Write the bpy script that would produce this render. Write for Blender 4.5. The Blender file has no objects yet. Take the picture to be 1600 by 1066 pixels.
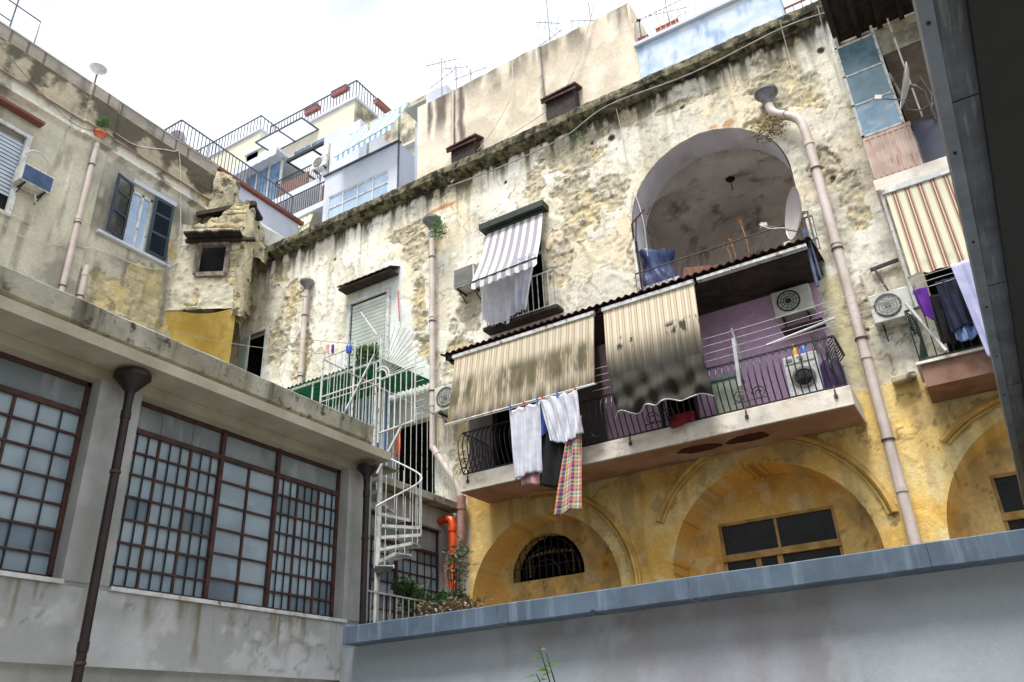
import bpy, math, random
import numpy as np
from mathutils import Vector, Matrix
random.seed(7)
# ------------------------------------------------------------------ camera, world, sun
PW, PH, FP, CH = 1600., 1066., 1255., 1.6
def _ray(u, v): return np.array([u-800., 533.-v, -FP])
def _n(a): return a/np.linalg.norm(a)
_up = _n(_ray(675, -1950)); _v1 = _n(_ray(-1550, 1300)); _v2 = _n(_ray(1640, 1185))
_X = -_n(_v1-_up*_v1.dot(_up)); _Y = _n(_v2-_up*_v2.dot(_up))
_b = _n(_X+_Y); _c = _n(np.cross(_up, _b)); _X = _n(_b-_c); _Y = _n(_b+_c)
RM = np.array([_X, _Y, _up]); CAM = np.array([0, 0, CH])
sc = bpy.context.scene
cd = bpy.data.cameras.new('camera'); cam = bpy.data.objects.new('camera', cd); sc.collection.objects.link(cam)
cd.sensor_width = 36; cd.lens = FP/PW*36; cd.clip_start = .05; cd.clip_end = 2000
cam.matrix_world = Matrix.Translation(Vector(CAM)) @ Matrix(RM.tolist()).to_4x4()
sc.camera = cam
SUN_EL, SUN_AZ = math.radians(67), math.radians(172)      # azimuth clockwise from +Y (the facade looks to -Y)
w = bpy.data.worlds.new('World'); sc.world = w; w.use_nodes = True
nt = w.node_tree; nt.nodes.clear()
out = nt.nodes.new('ShaderNodeOutputWorld'); bg = nt.nodes.new('ShaderNodeBackground'); bg.inputs[1].default_value = .08
sky = nt.nodes.new('ShaderNodeTexSky'); sky.sky_type = 'NISHITA'; sky.sun_disc = False
sky.sun_elevation = SUN_EL; sky.sun_rotation = SUN_AZ
tc = nt.nodes.new('ShaderNodeTexCoord'); nz = nt.nodes.new('ShaderNodeTexNoise'); nz.inputs['Scale'].default_value = 2.2; nz.inputs['Detail'].default_value = 5
nt.links.new(tc.outputs['Generated'], nz.inputs['Vector'])
cr = nt.nodes.new('ShaderNodeValToRGB'); cr.color_ramp.elements[0].position = .36; cr.color_ramp.elements[1].position = .62
cr.color_ramp.elements[0].color = (5.6, 6.2, 7.0, 1); cr.color_ramp.elements[1].color = (13.5, 13.6, 13.8, 1)
nt.links.new(nz.outputs[0], cr.inputs[0])
mx = nt.nodes.new('ShaderNodeMix'); mx.data_type = 'RGBA'; mx.inputs[0].default_value = .86
nt.links.new(sky.outputs[0], mx.inputs[6]); nt.links.new(cr.outputs[0], mx.inputs[7])
nt.links.new(mx.outputs[2], bg.inputs[0]); nt.links.new(bg.outputs[0], out.inputs[0])
sl = bpy.data.lights.new('sun', 'SUN'); sl.energy = 3.2; sl.angle = math.radians(20); sl.color = (1, .965, .91)
so = bpy.data.objects.new('sun', sl); sc.collection.objects.link(so)
sd = Vector((math.sin(SUN_AZ)*math.cos(SUN_EL), math.cos(SUN_AZ)*math.cos(SUN_EL), math.sin(SUN_EL)))
so.rotation_euler = sd.to_track_quat('Z', 'Y').to_euler(); so.location = sd*40
sc.view_settings.view_transform = 'Standard'; sc.view_settings.look = 'None'; sc.view_settings.gamma = 1
sc.view_settings.exposure = .72
# ------------------------------------------------------------------ helpers
def _w(u, v): return RM @ _ray(u, v)
def PY(u, v, D): d = _w(u, v); return CAM+d*(D/d[1])       # photo pixel -> point on the wall plane y = D
def PX(u, v, x): d = _w(u, v); return CAM+d*(x/d[0])
def PZ(u, v, z): d = _w(u, v); return CAM+d*((z-CH)/d[2])
V = lambda *a: np.array(a, float)
FD = 14.5                                                  # the old facade stands on y = FD
def tag(o, label=None, cat=None, group=None, kind=None):
    if label: o['label'] = label
    if cat: o['category'] = cat
    if group: o['group'] = group
    if kind: o['kind'] = kind
    return o
def link(o): sc.collection.objects.link(o); return o
def thing(name, label, cat, loc=(0, 0, 0), group=None):
    o = link(bpy.data.objects.new(name, None)); o.location = tuple(float(q) for q in loc); o.empty_display_size = .2
    return tag(o, label, cat, group)
def copy_tree(o, parent=None):
    c = link(o.copy()); c.parent = parent
    for ch in [q for q in sc.objects if q.parent == o]: copy_tree(ch, c)
    return c
ABS = {}
class MB:
    def __init__(s): s.v = []; s.f = []; s.mi = []
    def add(s, vs, fs):
        b = len(s.v); s.v += [tuple(float(c) for c in p) for p in vs]; s.f += [tuple(b+i for i in f) for f in fs]; return s
    def obox(s, o, a, b, c):
        o, a, b, c = map(lambda t: np.array(t, float), (o, a, b, c))
        if np.dot(np.cross(a, b), c) < 0: a, b = b, a
        vs = [o, o+a, o+a+b, o+b, o+c, o+a+c, o+a+b+c, o+b+c]
        return s.add(vs, [(0, 3, 2, 1), (4, 5, 6, 7), (0, 1, 5, 4), (1, 2, 6, 5), (2, 3, 7, 6), (3, 0, 4, 7)])
    def box(s, x0, x1, y0, y1, z0, z1): return s.obox((x0, y0, z0), (x1-x0, 0, 0), (0, y1-y0, 0), (0, 0, z1-z0))
    def beam(s, p, q, w_, h_, up=(0, 0, 1)):
        p = np.array(p, float); q = np.array(q, float); d = q-p; L = np.linalg.norm(d); d = d/L
        up = np.array(up, float)
        if abs(d.dot(up)) > .97: up = np.array((0, 1., 0))
        sd_ = _n(np.cross(d, up)); u2 = np.cross(sd_, d)
        return s.obox(p-sd_*w_/2-u2*h_/2, sd_*w_, u2*h_, d*L)
    def tube(s, pts, r, seg=8, cap=True):
        pts = [np.array(p, float) for p in pts]; n = len(pts); rr = r if hasattr(r, '__len__') else [r]*n
        ref = None; vs = []; fs = []
        for i, p in enumerate(pts):
            t = pts[min(i+1, n-1)]-pts[max(i-1, 0)]; t = _n(t)
            if ref is None: ref = np.array((0, 0, 1.)) if abs(t[2]) < .9 else np.array((0, 1., 0))
            a = np.cross(t, ref); a = _n(a); b = np.cross(t, a); ref = -b if False else ref
            ref = np.cross(a, t)
            for k in range(seg):
                an = 2*math.pi*k/seg; vs.append(p+(a*math.cos(an)+b*math.sin(an))*rr[i])
        for i in range(n-1):
            for k in range(seg):
                k2 = (k+1) % seg; fs.append((i*seg+k, i*seg+k2, (i+1)*seg+k2, (i+1)*seg+k))
        if cap: fs.append(tuple(range(seg))[::-1]); fs.append(tuple((n-1)*seg+k for k in range(seg)))
        return s.add(vs, fs)
    def lathe(s, prof, o, ax=(0, 0, 1), seg=20):
        o = np.array(o, float); ax = _n(np.array(ax, float)); r0 = np.array((1., 0, 0)) if abs(ax[0]) < .8 else np.array((0, 1., 0))
        a = _n(np.cross(ax, r0)); b = np.cross(ax, a); vs = []; fs = []
        for r, h in prof:
            for k in range(seg):
                an = 2*math.pi*k/seg; vs.append(o+ax*h+(a*math.cos(an)+b*math.sin(an))*r)
        for i in range(len(prof)-1):
            for k in range(seg):
                k2 = (k+1) % seg; fs.append((i*seg+k, i*seg+k2, (i+1)*seg+k2, (i+1)*seg+k))
        return s.add(vs, fs)
    def grid(s, fn, nu, nv):
        vs = [fn(i/nu, j/nv) for j in range(nv+1) for i in range(nu+1)]
        return s.add(vs, [(j*(nu+1)+i, j*(nu+1)+i+1, (j+1)*(nu+1)+i+1, (j+1)*(nu+1)+i) for j in range(nv) for i in range(nu)])
    def prism(s, poly, ext):
        n = len(poly); poly = [np.array(p, float) for p in poly]; ext = np.array(ext, float)
        return s.add(poly+[p+ext for p in poly], [tuple(range(n))[::-1], tuple(range(n, 2*n))]+[(i, (i+1) % n, n+(i+1) % n, n+i) for i in range(n)])
    def build(s, name, mat=None, parent=None, smooth=False, bevel=0, solid=0):
        me = bpy.data.meshes.new(name); me.from_pydata(s.v, [], s.f); me.update()
        if smooth:
            me.polygons.foreach_set('use_smooth', [True]*len(me.polygons))
            me.set_sharp_from_angle(angle=math.radians(42))
        o = link(bpy.data.objects.new(name, me))
        if mat: me.materials.append(mat)
        if parent is not None:
            o.parent = parent; o.matrix_parent_inverse = Matrix.Translation(-Vector(parent.location))
        if bevel:
            m = o.modifiers.new('bevel', 'BEVEL'); m.width = bevel; m.segments = 2; m.limit_method = 'ANGLE'
        if solid:
            m = o.modifiers.new('solid', 'SOLIDIFY'); m.thickness = solid; m.offset = 0
        return o
# ---- materials
def lin(*c):
    if len(c) == 1: c = c*3
    return tuple(((x/255+.055)/1.055)**2.4 if x > 10 else x/255/12.92 for x in c)
def mat(name, c1, c2=None, scale=3., rough=.7, bump=.0, bs=None, metal=0., streak=None, rust=None, trans=0., detail=6, contrast=(.35, .65), subs=0., vscale=1., attr=None, an=1., spec=None, coat=0):
    m = bpy.data.materials.new(name); m.use_nodes = True; t = m.node_tree; N = t.nodes; L = t.links
    bs_ = N['Principled BSDF']; bs_.inputs['Roughness'].default_value = rough; bs_.inputs['Metallic'].default_value = metal
    if spec is not None: bs_.inputs['Specular IOR Level'].default_value = spec
    if coat: bs_.inputs['Coat Weight'].default_value = coat
    g = N.new('ShaderNodeNewGeometry'); mp = N.new('ShaderNodeMapping'); mp.inputs['Scale'].default_value = (1, 1, vscale)
    L.new(g.outputs['Position'], mp.inputs[0])
    def noise(sc_, det=detail, vec=None):
        n = N.new('ShaderNodeTexNoise'); n.inputs['Scale'].default_value = sc_; n.inputs['Detail'].default_value = det; n.inputs['Roughness'].default_value = .62
        L.new(vec or mp.outputs[0], n.inputs['Vector']); return n.outputs[0]
    def ramp(x, a, b):
        r = N.new('ShaderNodeMapRange'); r.inputs[1].default_value = a; r.inputs[2].default_value = b; r.interpolation_type = 'SMOOTHSTEP'; L.new(x, r.inputs[0]); return r.outputs[0]
    def mix(f, a, b, typ='MIX'):
        x = N.new('ShaderNodeMix'); x.data_type = 'RGBA'; x.blend_type = typ
        for s_, val in ((0, f), (6, a), (7, b)):
            if isinstance(val, (int, float)): x.inputs[s_].default_value = val
            elif isinstance(val, tuple): x.inputs[s_].default_value = (*val[:3], 1)
            else: L.new(val, x.inputs[s_])
        return x.outputs[2]
    if attr:
        a = N.new('ShaderNodeVertexColor'); a.layer_name = attr; col = a.outputs[0]
        f = ramp(noise(14), .3, .7); col = mix(.26*an, col, mix(f, (.66, .64, .61), (1.3, 1.3, 1.3)), 'MULTIPLY')
        f = ramp(noise(55, 3), .35, .65); col = mix(.2*an, col, mix(f, (.5, .48, .44), (1.3, 1.3, 1.3)), 'MULTIPLY')
    elif c2 is None: col = mix(0., c1, c1)
    else: col = mix(ramp(noise(scale), *contrast), c1, c2)
    if streak:
        sc3, amt = streak[0], streak[1]; mp2 = N.new('ShaderNodeMapping'); mp2.inputs['Scale'].default_value = streak[2] if len(streak) > 2 else (7, 7, .6)
        L.new(g.outputs['Position'], mp2.inputs[0]); s1 = ramp(noise(1., 5, mp2.outputs[0]), .5, .72)
        mm = N.new('ShaderNodeMath'); mm.operation = 'MULTIPLY'; mm.inputs[1].default_value = amt; L.new(s1, mm.inputs[0]); col = mix(mm.outputs[0], col, sc3)
    if rust:
        s1 = ramp(noise(rust[2] if len(rust) > 2 else 5), .5-rust[1]*.3+.1, .62-rust[1]*.3+.1); col = mix(s1, col, rust[0])
    L.new(col, bs_.inputs['Base Color'])
    if bump:
        b = N.new('ShaderNodeBump'); b.inputs['Strength'].default_value = bump; b.inputs['Distance'].default_value = .02; L.new(noise(bs or scale*6), b.inputs['Height']); L.new(b.outputs[0], bs_.inputs['Normal'])
    if trans:
        tr = N.new('ShaderNodeBsdfTranslucent'); L.new(col, tr.inputs[0]); ms = N.new('ShaderNodeMixShader'); ms.inputs[0].default_value = trans
        L.new(bs_.outputs[0], ms.inputs[1]); L.new(tr.outputs[0], ms.inputs[2]); L.new(ms.outputs[0], N['Material Output'].inputs[0])
    return m
M = {}
M['wallattr'] = mat('weathered_plaster', (.5, .5, .5), attr='Col', rough=.95, bump=.5, bs=24)
M['wallsmooth'] = mat('smooth_render', (.5, .5, .5), attr='Col', an=.45, rough=.9, bump=.12, bs=18)
M['white_plaster'] = mat('vault_plaster', lin(232, 230, 238), lin(206, 202, 208), .9, .9, .3, 8, streak=(lin(120, 108, 100), .35, (1.2, 1.2, 1.)))
M['vault_dark'] = mat('vault_stained', lin(240, 234, 228), lin(218, 206, 198), 1.1, .95, .5, 9, streak=(lin(90, 76, 66), .75, (1.6, 1.6, 1.8)))
M['moss'] = mat('mossy_cornice', lin(138, 132, 104), lin(60, 56, 42), 6.5, .95, 1., 20, rust=(lin(36, 34, 25), .4, 3.5), detail=9, contrast=(.3, .68))
M['conc'] = mat('stained_concrete', lin(186, 188, 187), lin(158, 160, 158), 1.1, .9, .35, 30, streak=(lin(128, 124, 104), .4, (3, 3, .35)))
M['conc_low'] = mat('grey_render', lin(162, 169, 176), lin(140, 142, 146), .8, .9, .35, 28, streak=(lin(136, 126, 126), .45, (1.6, 1.6, .25)))
M['fascia'] = mat('mossy_fascia', lin(178, 176, 162), lin(138, 134, 118), 1.6, .9, .4, 18, streak=(lin(44, 42, 30), .85, (3.2, 3.2, .3)), rust=(lin(70, 66, 50), .12, 5))
M['lintel'] = mat('lintel_render', lin(184, 178, 158), lin(158, 152, 132), 1.3, .9, .2, 24)
M['coping'] = mat('blue_grey_coping', lin(86, 104, 124), lin(72, 88, 106), 2.5, .6, .1, 30, streak=(lin(140, 156, 172), .4, (9, 9, .7)))
M['dark'] = mat('dark_interior', lin(26, 24, 24), lin(14, 13, 12), 2, .9)
M['rustframe'] = mat('rust_red_frame', lin(84, 54, 48), lin(58, 38, 34), 7, .65, .3, 30)
M['darkbar'] = mat('dark_iron', lin(34, 30, 32), lin(22, 20, 20), 8, .6)
M['brownpipe'] = mat('brown_painted_metal', lin(44, 27, 26), lin(28, 18, 17), 6, .5, .1, 20)
M['whitepaint'] = mat('white_paint', lin(222, 224, 226), lin(190, 190, 186), 4, .5, rust=(lin(120, 90, 66), .1, 9))
M['ivory'] = mat('ivory_painted_iron', lin(212, 215, 214), lin(184, 186, 180), 9, .5, rust=(lin(130, 100, 72), .1, 9))
M['pinkpipe'] = mat('pale_pink_downpipe', lin(214, 202, 196), lin(196, 182, 174), 2.2, .55, .1, 18, streak=(lin(140, 118, 104), .35, (5, 5, .8)))
M['ground'] = mat('courtyard_paving', lin(146, 142, 134), lin(122, 118, 110), 1.2, .9, .4, 12)
M['beige'] = mat('beige_render', lin(224, 212, 192), lin(200, 180, 152), .55, .92, .25, 14, streak=(lin(132, 116, 98), .55, (1.3, 1.3, .35)))
M['bluewall'] = mat('flaking_blue_wash', lin(176, 196, 222), lin(208, 216, 226), 2.2, .9, .2, 14, streak=(lin(120, 148, 192), .7, (4, 4, 1.3)), detail=10)
M['white_render'] = mat('white_render', lin(204, 209, 222), lin(190, 195, 208), .8, .85, .1, 20)
M['cream'] = mat('cream_render', lin(218, 214, 196), lin(204, 199, 180), .9, .85, .1, 18)
M['creamgrey'] = mat('stained_cream_render', lin(206, 200, 176), lin(120, 116, 104), 1.6, .9, .2, 12, streak=(lin(70, 68, 62), .7, (3, 3, .5)))
M['steel'] = mat('steel_cladding', lin(104, 112, 122), lin(78, 84, 92), 2.5, .42, .15, 6, metal=.4, streak=(lin(150, 158, 166), .55, (40, 2.5, 8)), detail=10)
M['steel_light'] = mat('steel_flange', lin(128, 140, 154), lin(110, 120, 134), 3, .4, metal=.4)
M['blackgreen'] = mat('black_panel', lin(16, 22, 20), lin(10, 14, 13), 3, .6)
def glass(name, c, rough=.12, c2=None, sc_=1.5, tr=0.): 
    return mat(name, c, c2 or tuple(x*.7 for x in c), sc_, rough, spec=.6)
M['frost'] = mat('frosted_glass', lin(164, 182, 194), lin(136, 154, 166), .9, .45, .05, 8, spec=.35, streak=(lin(172, 184, 192), .4, (1.4, 1.4, .9)))
M['glass'] = glass('window_glass', lin(116, 150, 186), .08, lin(84, 112, 140))
M['darkglass'] = mat('dark_glass', lin(34, 38, 38), lin(16, 17, 17), 1.2, .14, spec=.45)
M['teal'] = mat('teal_pane', lin(112, 138, 150), lin(66, 92, 98), 1.3, .2, spec=.5, streak=(lin(130, 160, 168), .5, (1, 1, 1)))
# ---- numpy noise and displaced wall sheets
def _hash(ix, iy, s):
    h = (ix.astype(np.int64)*374761393+iy.astype(np.int64)*668265263+s*1442695041) & 0xffffffff
    h = ((h ^ (h >> 13))*1274126177) & 0xffffffff
    return ((h ^ (h >> 16)) & 0xffff)/65535.
def vn(x, y, s=0):
    ix = np.floor(x); iy = np.floor(y); fx_ = x-ix; fy = y-iy; fx_ = fx_*fx_*(3-2*fx_); fy = fy*fy*(3-2*fy)
    a = _hash(ix, iy, s); b = _hash(ix+1, iy, s); c = _hash(ix, iy+1, s); d = _hash(ix+1, iy+1, s)
    return (a*(1-fx_)+b*fx_)*(1-fy)+(c*(1-fx_)+d*fx_)*fy
def fbm(x, y, s=0, o=5, g=.5):
    r = 0; a = 1; t = 0
    for i in range(o): r = r+a*vn(x*2**i+i*17.3, y*2**i+i*9.1, s+i*7); t += a; a *= g
    return r/t
def sst(x, a, b): t = np.clip((x-a)/(b-a), 0, 1); return t*t*(3-2*t)
def mixc(c, d, f): return c*(1-f[..., None])+np.array(d)*f[..., None] if not isinstance(d, np.ndarray) or d.ndim == 1 else c*(1-f[..., None])+d*f[..., None]
def blocks(x, y, bw, bh, s=0):
    """irregular coursed stone: returns joint mask 0..1 and a per-stone random value"""
    wx = x+(fbm(x*2.2, y*2.2, s+3, 3)-.5)*.28; wy = y+(fbm(x*2.2, y*2.2, s+5, 3)-.5)*.22
    wx = wx+(fbm(x*6, y*6, s+8, 3)-.5)*.12; wy = wy+(fbm(x*6, y*6, s+9, 3)-.5)*.1
    r = np.floor(wy/bh); off = _hash(r, r*0, s+1)*bw; c = np.floor((wx+off)/bw)
    fx_ = (wx+off)/bw-c; fy = wy/bh-r
    d = np.minimum(np.minimum(fx_, 1-fx_)*bw, np.minimum(fy, 1-fy)*bh)
    return 1-sst(d, .005, .035), _hash(c, r, s+2)
class Rect:
    def __init__(s, u0, u1, v0, v1, depth): s.a = (u0, u1, v0, v1); s.depth = depth
    def inside(s, u, v): a = s.a; return (u > a[0]) & (u < a[1]) & (v > a[2]) & (v < a[3])
    def snap(s, u, v, r):
        a = s.a; m = (u > a[0]-r) & (u < a[1]+r) & (v > a[2]-r) & (v < a[3]+r)
        for k, (arr, e) in enumerate(((u, a[0]), (u, a[1]), (v, a[2]), (v, a[3]))):
            q = m & (np.abs(arr-e) < r*.5+1e-6); arr[q] = e
class Arch:
    def __init__(s, cu, cv, R, v0, depth): s.c = (cu, cv, R, v0); s.depth = depth
    def inside(s, u, v): cu, cv, R, v0 = s.c; return np.where(v > cv, (u-cu)**2+(v-cv)**2 < R*R, (np.abs(u-cu) < R) & (v > v0))
    def snap(s, u, v, r):
        cu, cv, R, v0 = s.c; d = np.sqrt((u-cu)**2+(v-cv)**2); q = (v > cv) & (np.abs(d-R) < r*.72)
        k = R/np.maximum(d, 1e-6); u[q] = cu+(u[q]-cu)*k[q]; v[q] = cv+(v[q]-cv)*k[q]
        q = (v <= cv) & (v > v0-r) & (np.abs(np.abs(u-cu)-R) < r*.55); u[q] = cu+np.sign(u[q]-cu)*R
        q = (np.abs(v-v0) < r*.5) & (np.abs(u-cu) < R+r); v[q] = v0
def sheet(name, origin, U, Vv, Nn, u0, u1, v0, v1, res, fn, holes, mt, parent, topfn=None):
    """a wall sheet: fn(u, v) -> height out of the wall, colour; openings get their reveals"""
    nu = int(round((u1-u0)/res)); nv = int(round((v1-v0)/res))
    uu, vv = np.meshgrid(np.linspace(u0, u1, nu+1), np.linspace(v0, v1, nv+1))
    cu = (uu[:-1, :-1]+uu[1:, 1:])/2; cv = (vv[:-1, :-1]+vv[1:, 1:])/2
    ru = (u1-u0)/nu
    rid = -np.ones(cu.shape, int)
    for i, h in enumerate(holes): rid[h.inside(cu, cv)] = i
    if topfn is not None: rid[(cv-(v1-v0)/nv*.5) > topfn(cu)] = 99
    for h in holes: h.snap(uu, vv, ru)
    if topfn is not None: vv = np.minimum(vv, topfn(uu))
    H, C = fn(uu, vv)
    O = np.array(origin, float); U, Vv, Nn = (np.array(a, float) for a in (U, Vv, Nn))
    P = O+uu[..., None]*U+vv[..., None]*Vv+H[..., None]*Nn
    idx = np.arange(P.shape[0]*P.shape[1]).reshape(P.shape[:2])
    keep = rid < 0
    q = np.stack([idx[:-1, :-1], idx[:-1, 1:], idx[1:, 1:], idx[1:, :-1]], -1)
    if np.dot(np.cross(U, Vv), Nn) < 0: q = q[..., ::-1]
    faces = q[keep]
    Pl = P.reshape(-1, 3); Cl = C.reshape(-1, 3); ex = []; exc = []; exf = []; mp = {}
    def deep(i, h):
        k = (i, h)
        if k not in mp: mp[k] = len(Pl)+len(ex); ex.append(O+np.dot(Pl[i]-O, U)*U+np.dot(Pl[i]-O, Vv)*Vv-Nn*holes[h].depth); exc.append(Cl[i])
        return mp[k]
    for dj, di in ((0, 1), (0, -1), (1, 0), (-1, 0)):
        a = rid; b = np.full(rid.shape, -5); 
        sy = slice(max(dj, 0), rid.shape[0]+min(dj, 0)); ty = slice(max(-dj, 0), rid.shape[0]+min(-dj, 0))
        sx = slice(max(di, 0), rid.shape[1]+min(di, 0)); tx = slice(max(-di, 0), rid.shape[1]+min(-di, 0))
        b[ty, tx] = rid[sy, sx]
        for j, i in zip(*np.where((a >= 0) & (a < 99) & (b == -1))):
            if di == 1: e = (idx[j, i+1], idx[j+1, i+1])
            elif di == -1: e = (idx[j, i], idx[j+1, i])
            elif dj == 1: e = (idx[j+1, i], idx[j+1, i+1])
            else: e = (idx[j, i], idx[j, i+1])
            h = rid[j, i]; exf.append((e[0], e[1], deep(e[1], h), deep(e[0], h)))
    allP = np.vstack([Pl, np.array(ex).reshape(-1, 3)]) if ex else Pl
    allC = np.vstack([Cl, np.array(exc).reshape(-1, 3)]) if exc else Cl
    F = faces.tolist()+[tuple(int(x) for x in f) for f in exf]
    used = np.zeros(len(allP), bool); used[np.array(F).ravel()] = True
    rm = np.cumsum(used)-1; F = rm[np.array(F)]
    me = bpy.data.meshes.new(name); me.from_pydata(allP[used].tolist(), [], F.tolist()); me.update()
    ca = me.color_attributes.new('Col', 'FLOAT_COLOR', 'POINT')
    ca.data.foreach_set('color', np.hstack([allC[used], np.ones((used.sum(), 1))]).ravel().astype(np.float32))
    me.polygons.foreach_set('use_smooth', [True]*len(me.polygons)); me.set_sharp_from_angle(angle=math.radians(38))
    me.materials.append(mt); o = link(bpy.data.objects.new(name, me))
    if parent is not None: o.parent = parent; o.matrix_parent_inverse = Matrix.Translation(-Vector(parent.location))
    return o
#@@STRUCT
# ------------------------------------------------------------------ setting: ground, courtyard walls
g = MB(); g.add([(-300, -300, 0), (300, -300, 0), (300, 300, 0), (-300, 300, 0)], [(0, 1, 2, 3)]); tag(g.build('ground', M['ground']), kind='structure')
def xz(u, v, d=0): p = PY(u, v, FD-d); return float(p[0]), float(p[2])
def yz(u, v, x=-18.2): p = PX(u, v, x); return float(p[1]), float(p[2])
def blob(U, W_, lst, px2, nz_):
    r = np.zeros(U.shape)
    for (a, b, ra, rb) in lst:
        c = px2(a, b); d = np.sqrt(((U-c[0])/ra)**2+((W_-c[1])/rb)**2); r = np.maximum(r, sst(1.08-d+nz_*1.6, .16, .32))
    return r
# ---- the old facade
facade = thing('residential_building', 'weathered old apartment house with flaking cream plaster, vaulted loggia and yellow ground floor arches', 'building', (-8, FD, 0))
CREAM = np.array(lin(243, 241, 230)); 
def facade_fn(U, Z):
    n1 = fbm(U*.55, Z*.55, 1, 4); n2 = fbm(U*1.9, Z*1.9, 11, 5, .6); n3 = fbm(U*6.5, Z*6.5, 23, 5, .62); n4 = fbm(U*2.2, Z*.35, 31, 4); n5 = fbm(U*16, Z*16, 77, 3)
    rag = (n2-.5)+(n3-.5)*.5
    E = blob(U, Z, [(455, 470, .45, 1.2), (420, 545, .8, .8), (440, 430, .4, .4), (640, 360, .7, .3), (650, 395, .5, .7), (690, 300, .5, .2), (655, 480, .3, 1.), (735, 470, .35, 1.0), (720, 560, .55, .9), (665, 560, .35, .8),
                    (900, 225, 1.3, .35), (985, 180, .7, .35), (900, 250, .9, .5), (835, 285, .45, .6), (905, 330, .75, 1.1), (870, 420, .45, .9), (950, 300, .5, .6), (1215, 130, .6, .8), (1185, 195, .4, .3), (1255, 150, .5, .7), (1060, 165, .8, .14), (1290, 260, .3, .5), (1340, 330, .25, .9),
                    (720, 690, .3, .9), (990, 400, .18, .7), (1345, 480, .3, .5), (470, 560, .4, 1), (1240, 60, .5, .25)], xz, rag)
    wp = blob(U, Z, [(590, 520, 1.35, 1.7), (600, 440, 1.0, .7), (560, 600, 1.5, 1.6), (640, 640, 1., 1.8), (640, 740, 1.2, .8)], xz, rag*.35)
    E = E*(1-wp)
    col = mixc(np.broadcast_to(CREAM, U.shape+(3,)), np.array(lin(222, 218, 204)), sst(n1, .38, .66))
    col = mixc(col, np.array(lin(240, 218, 176)), sst(fbm(U*.7+5, Z*.7, 41, 4), .52, .72)*.6)
    patchy = sst(fbm(U*2.6, Z*1.4, 53, 5, .62), .5, .56); col = mixc(col, np.array(lin(204, 198, 178)), patchy*.5); col = mixc(col, np.array(lin(142, 132, 108)), 4*patchy*(1-patchy)*.5*sst(n3, .4, .6))
    # right hand strip and the parts left of the arch are greyer cement
    gr = blob(U, Z, [(1330, 300, 1.0, 2.6), (1370, 520, .9, 1.5), (930, 440, .6, 1.1), (430, 480, .8, 1.2), (700, 640, .6, 1.4)], xz, rag*.8)*(1-wp)
    col = mixc(col, np.array(lin(168, 162, 146)), gr*.75*sst(n2+n3*.5, .55, .9)); col = mixc(col, np.array(lin(226, 222, 208)), gr*sst(n3, .56, .66)*.6)
    jm, rv = blocks(U, Z, .52, .27, 5)
    st = mixc(np.broadcast_to(np.array(lin(206, 190, 148)), U.shape+(3,)), np.array(lin(184, 177, 158)), sst(rv*.25+n2*.9, .42, .66)); st = mixc(st, np.array(lin(216, 208, 184)), sst(n3, .5, .64)*.75)
    st = mixc(st, np.array(lin(122, 108, 82)), jm*.35*sst(n2+(n5-.5)*.5, .42, .6)); st = mixc(st, np.array(lin(74, 64, 48)), sst(n5*.5+n3*.6, .66, .74)*.7)
    col = mixc(col, st, E)
    col = mixc(col, np.array(lin(228, 232, 232)), wp*.92); col = mixc(col, np.array(lin(196, 200, 198)), wp*sst(n2, .5, .7)*.5)
    pp = blob(U, Z, [(950, 440, .45, .75)], xz, rag*.4); col = mixc(col, np.array(lin(214, 210, 196)), pp*.9)
    edge = 4*E*(1-E); col = mixc(col, np.array(lin(90, 80, 60)), edge*.55*sst(n3, .35, .6))
    # brick and orange stone scars
    br = blob(U, Z, [(690, 325, .55, .07), (1140, 192, .2, .1), (1115, 198, .12, .06)], xz, rag*.9); col = mixc(col, np.array(lin(196, 136, 74)), br*.85)
    # water grime in vertical streaks under the cornice, topped by a near-black band
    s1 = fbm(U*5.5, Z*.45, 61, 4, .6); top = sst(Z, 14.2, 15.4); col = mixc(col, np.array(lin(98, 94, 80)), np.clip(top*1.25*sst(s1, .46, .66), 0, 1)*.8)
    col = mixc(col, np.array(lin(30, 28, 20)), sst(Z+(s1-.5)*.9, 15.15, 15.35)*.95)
    col = mixc(col, np.array(lin(150, 142, 114)), sst(s1, .56, .72)*.35*sst(Z, 10.5, 14))
    crack = 1-sst(np.abs(fbm(U*1.3, Z*1.3, 88, 5)-.5), .002, .012); col = mixc(col, np.array(lin(96, 86, 66)), crack*.6*(1-wp))
    for (a, b, r) in [(790, 285, .06), (955, 215, .1), (923, 221, .05), (1065, 168, .07), (1282, 78, .09), (523, 405, .06), (1165, 250, .02), (1355, 515, .05), (735, 285, .03), (1300, 275, .08)]:
        c = xz(a, b); d = np.sqrt((U-c[0])**2+(Z-c[1])**2); col = mixc(col, np.array(lin(40, 32, 22)), 1-sst(d+rag*.05, r*.7, r*1.1))
    # ochre ground floor
    yl = sst(7.02+(n2-.5)*.35-Z, -.03, .05)*sst(U+9.75+(n2-.5)*.3, 0, .06)
    oc = mixc(np.broadcast_to(np.array(lin(246, 216, 140)), U.shape+(3,)), np.array(lin(236, 192, 104)), sst(n1*.6+n2*.5, .45, .7)); oc = mixc(oc, np.array(lin(238, 216, 158)), sst(fbm(U*1.1, Z*1.1, 71, 5), .52, .68)*.7)
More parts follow.
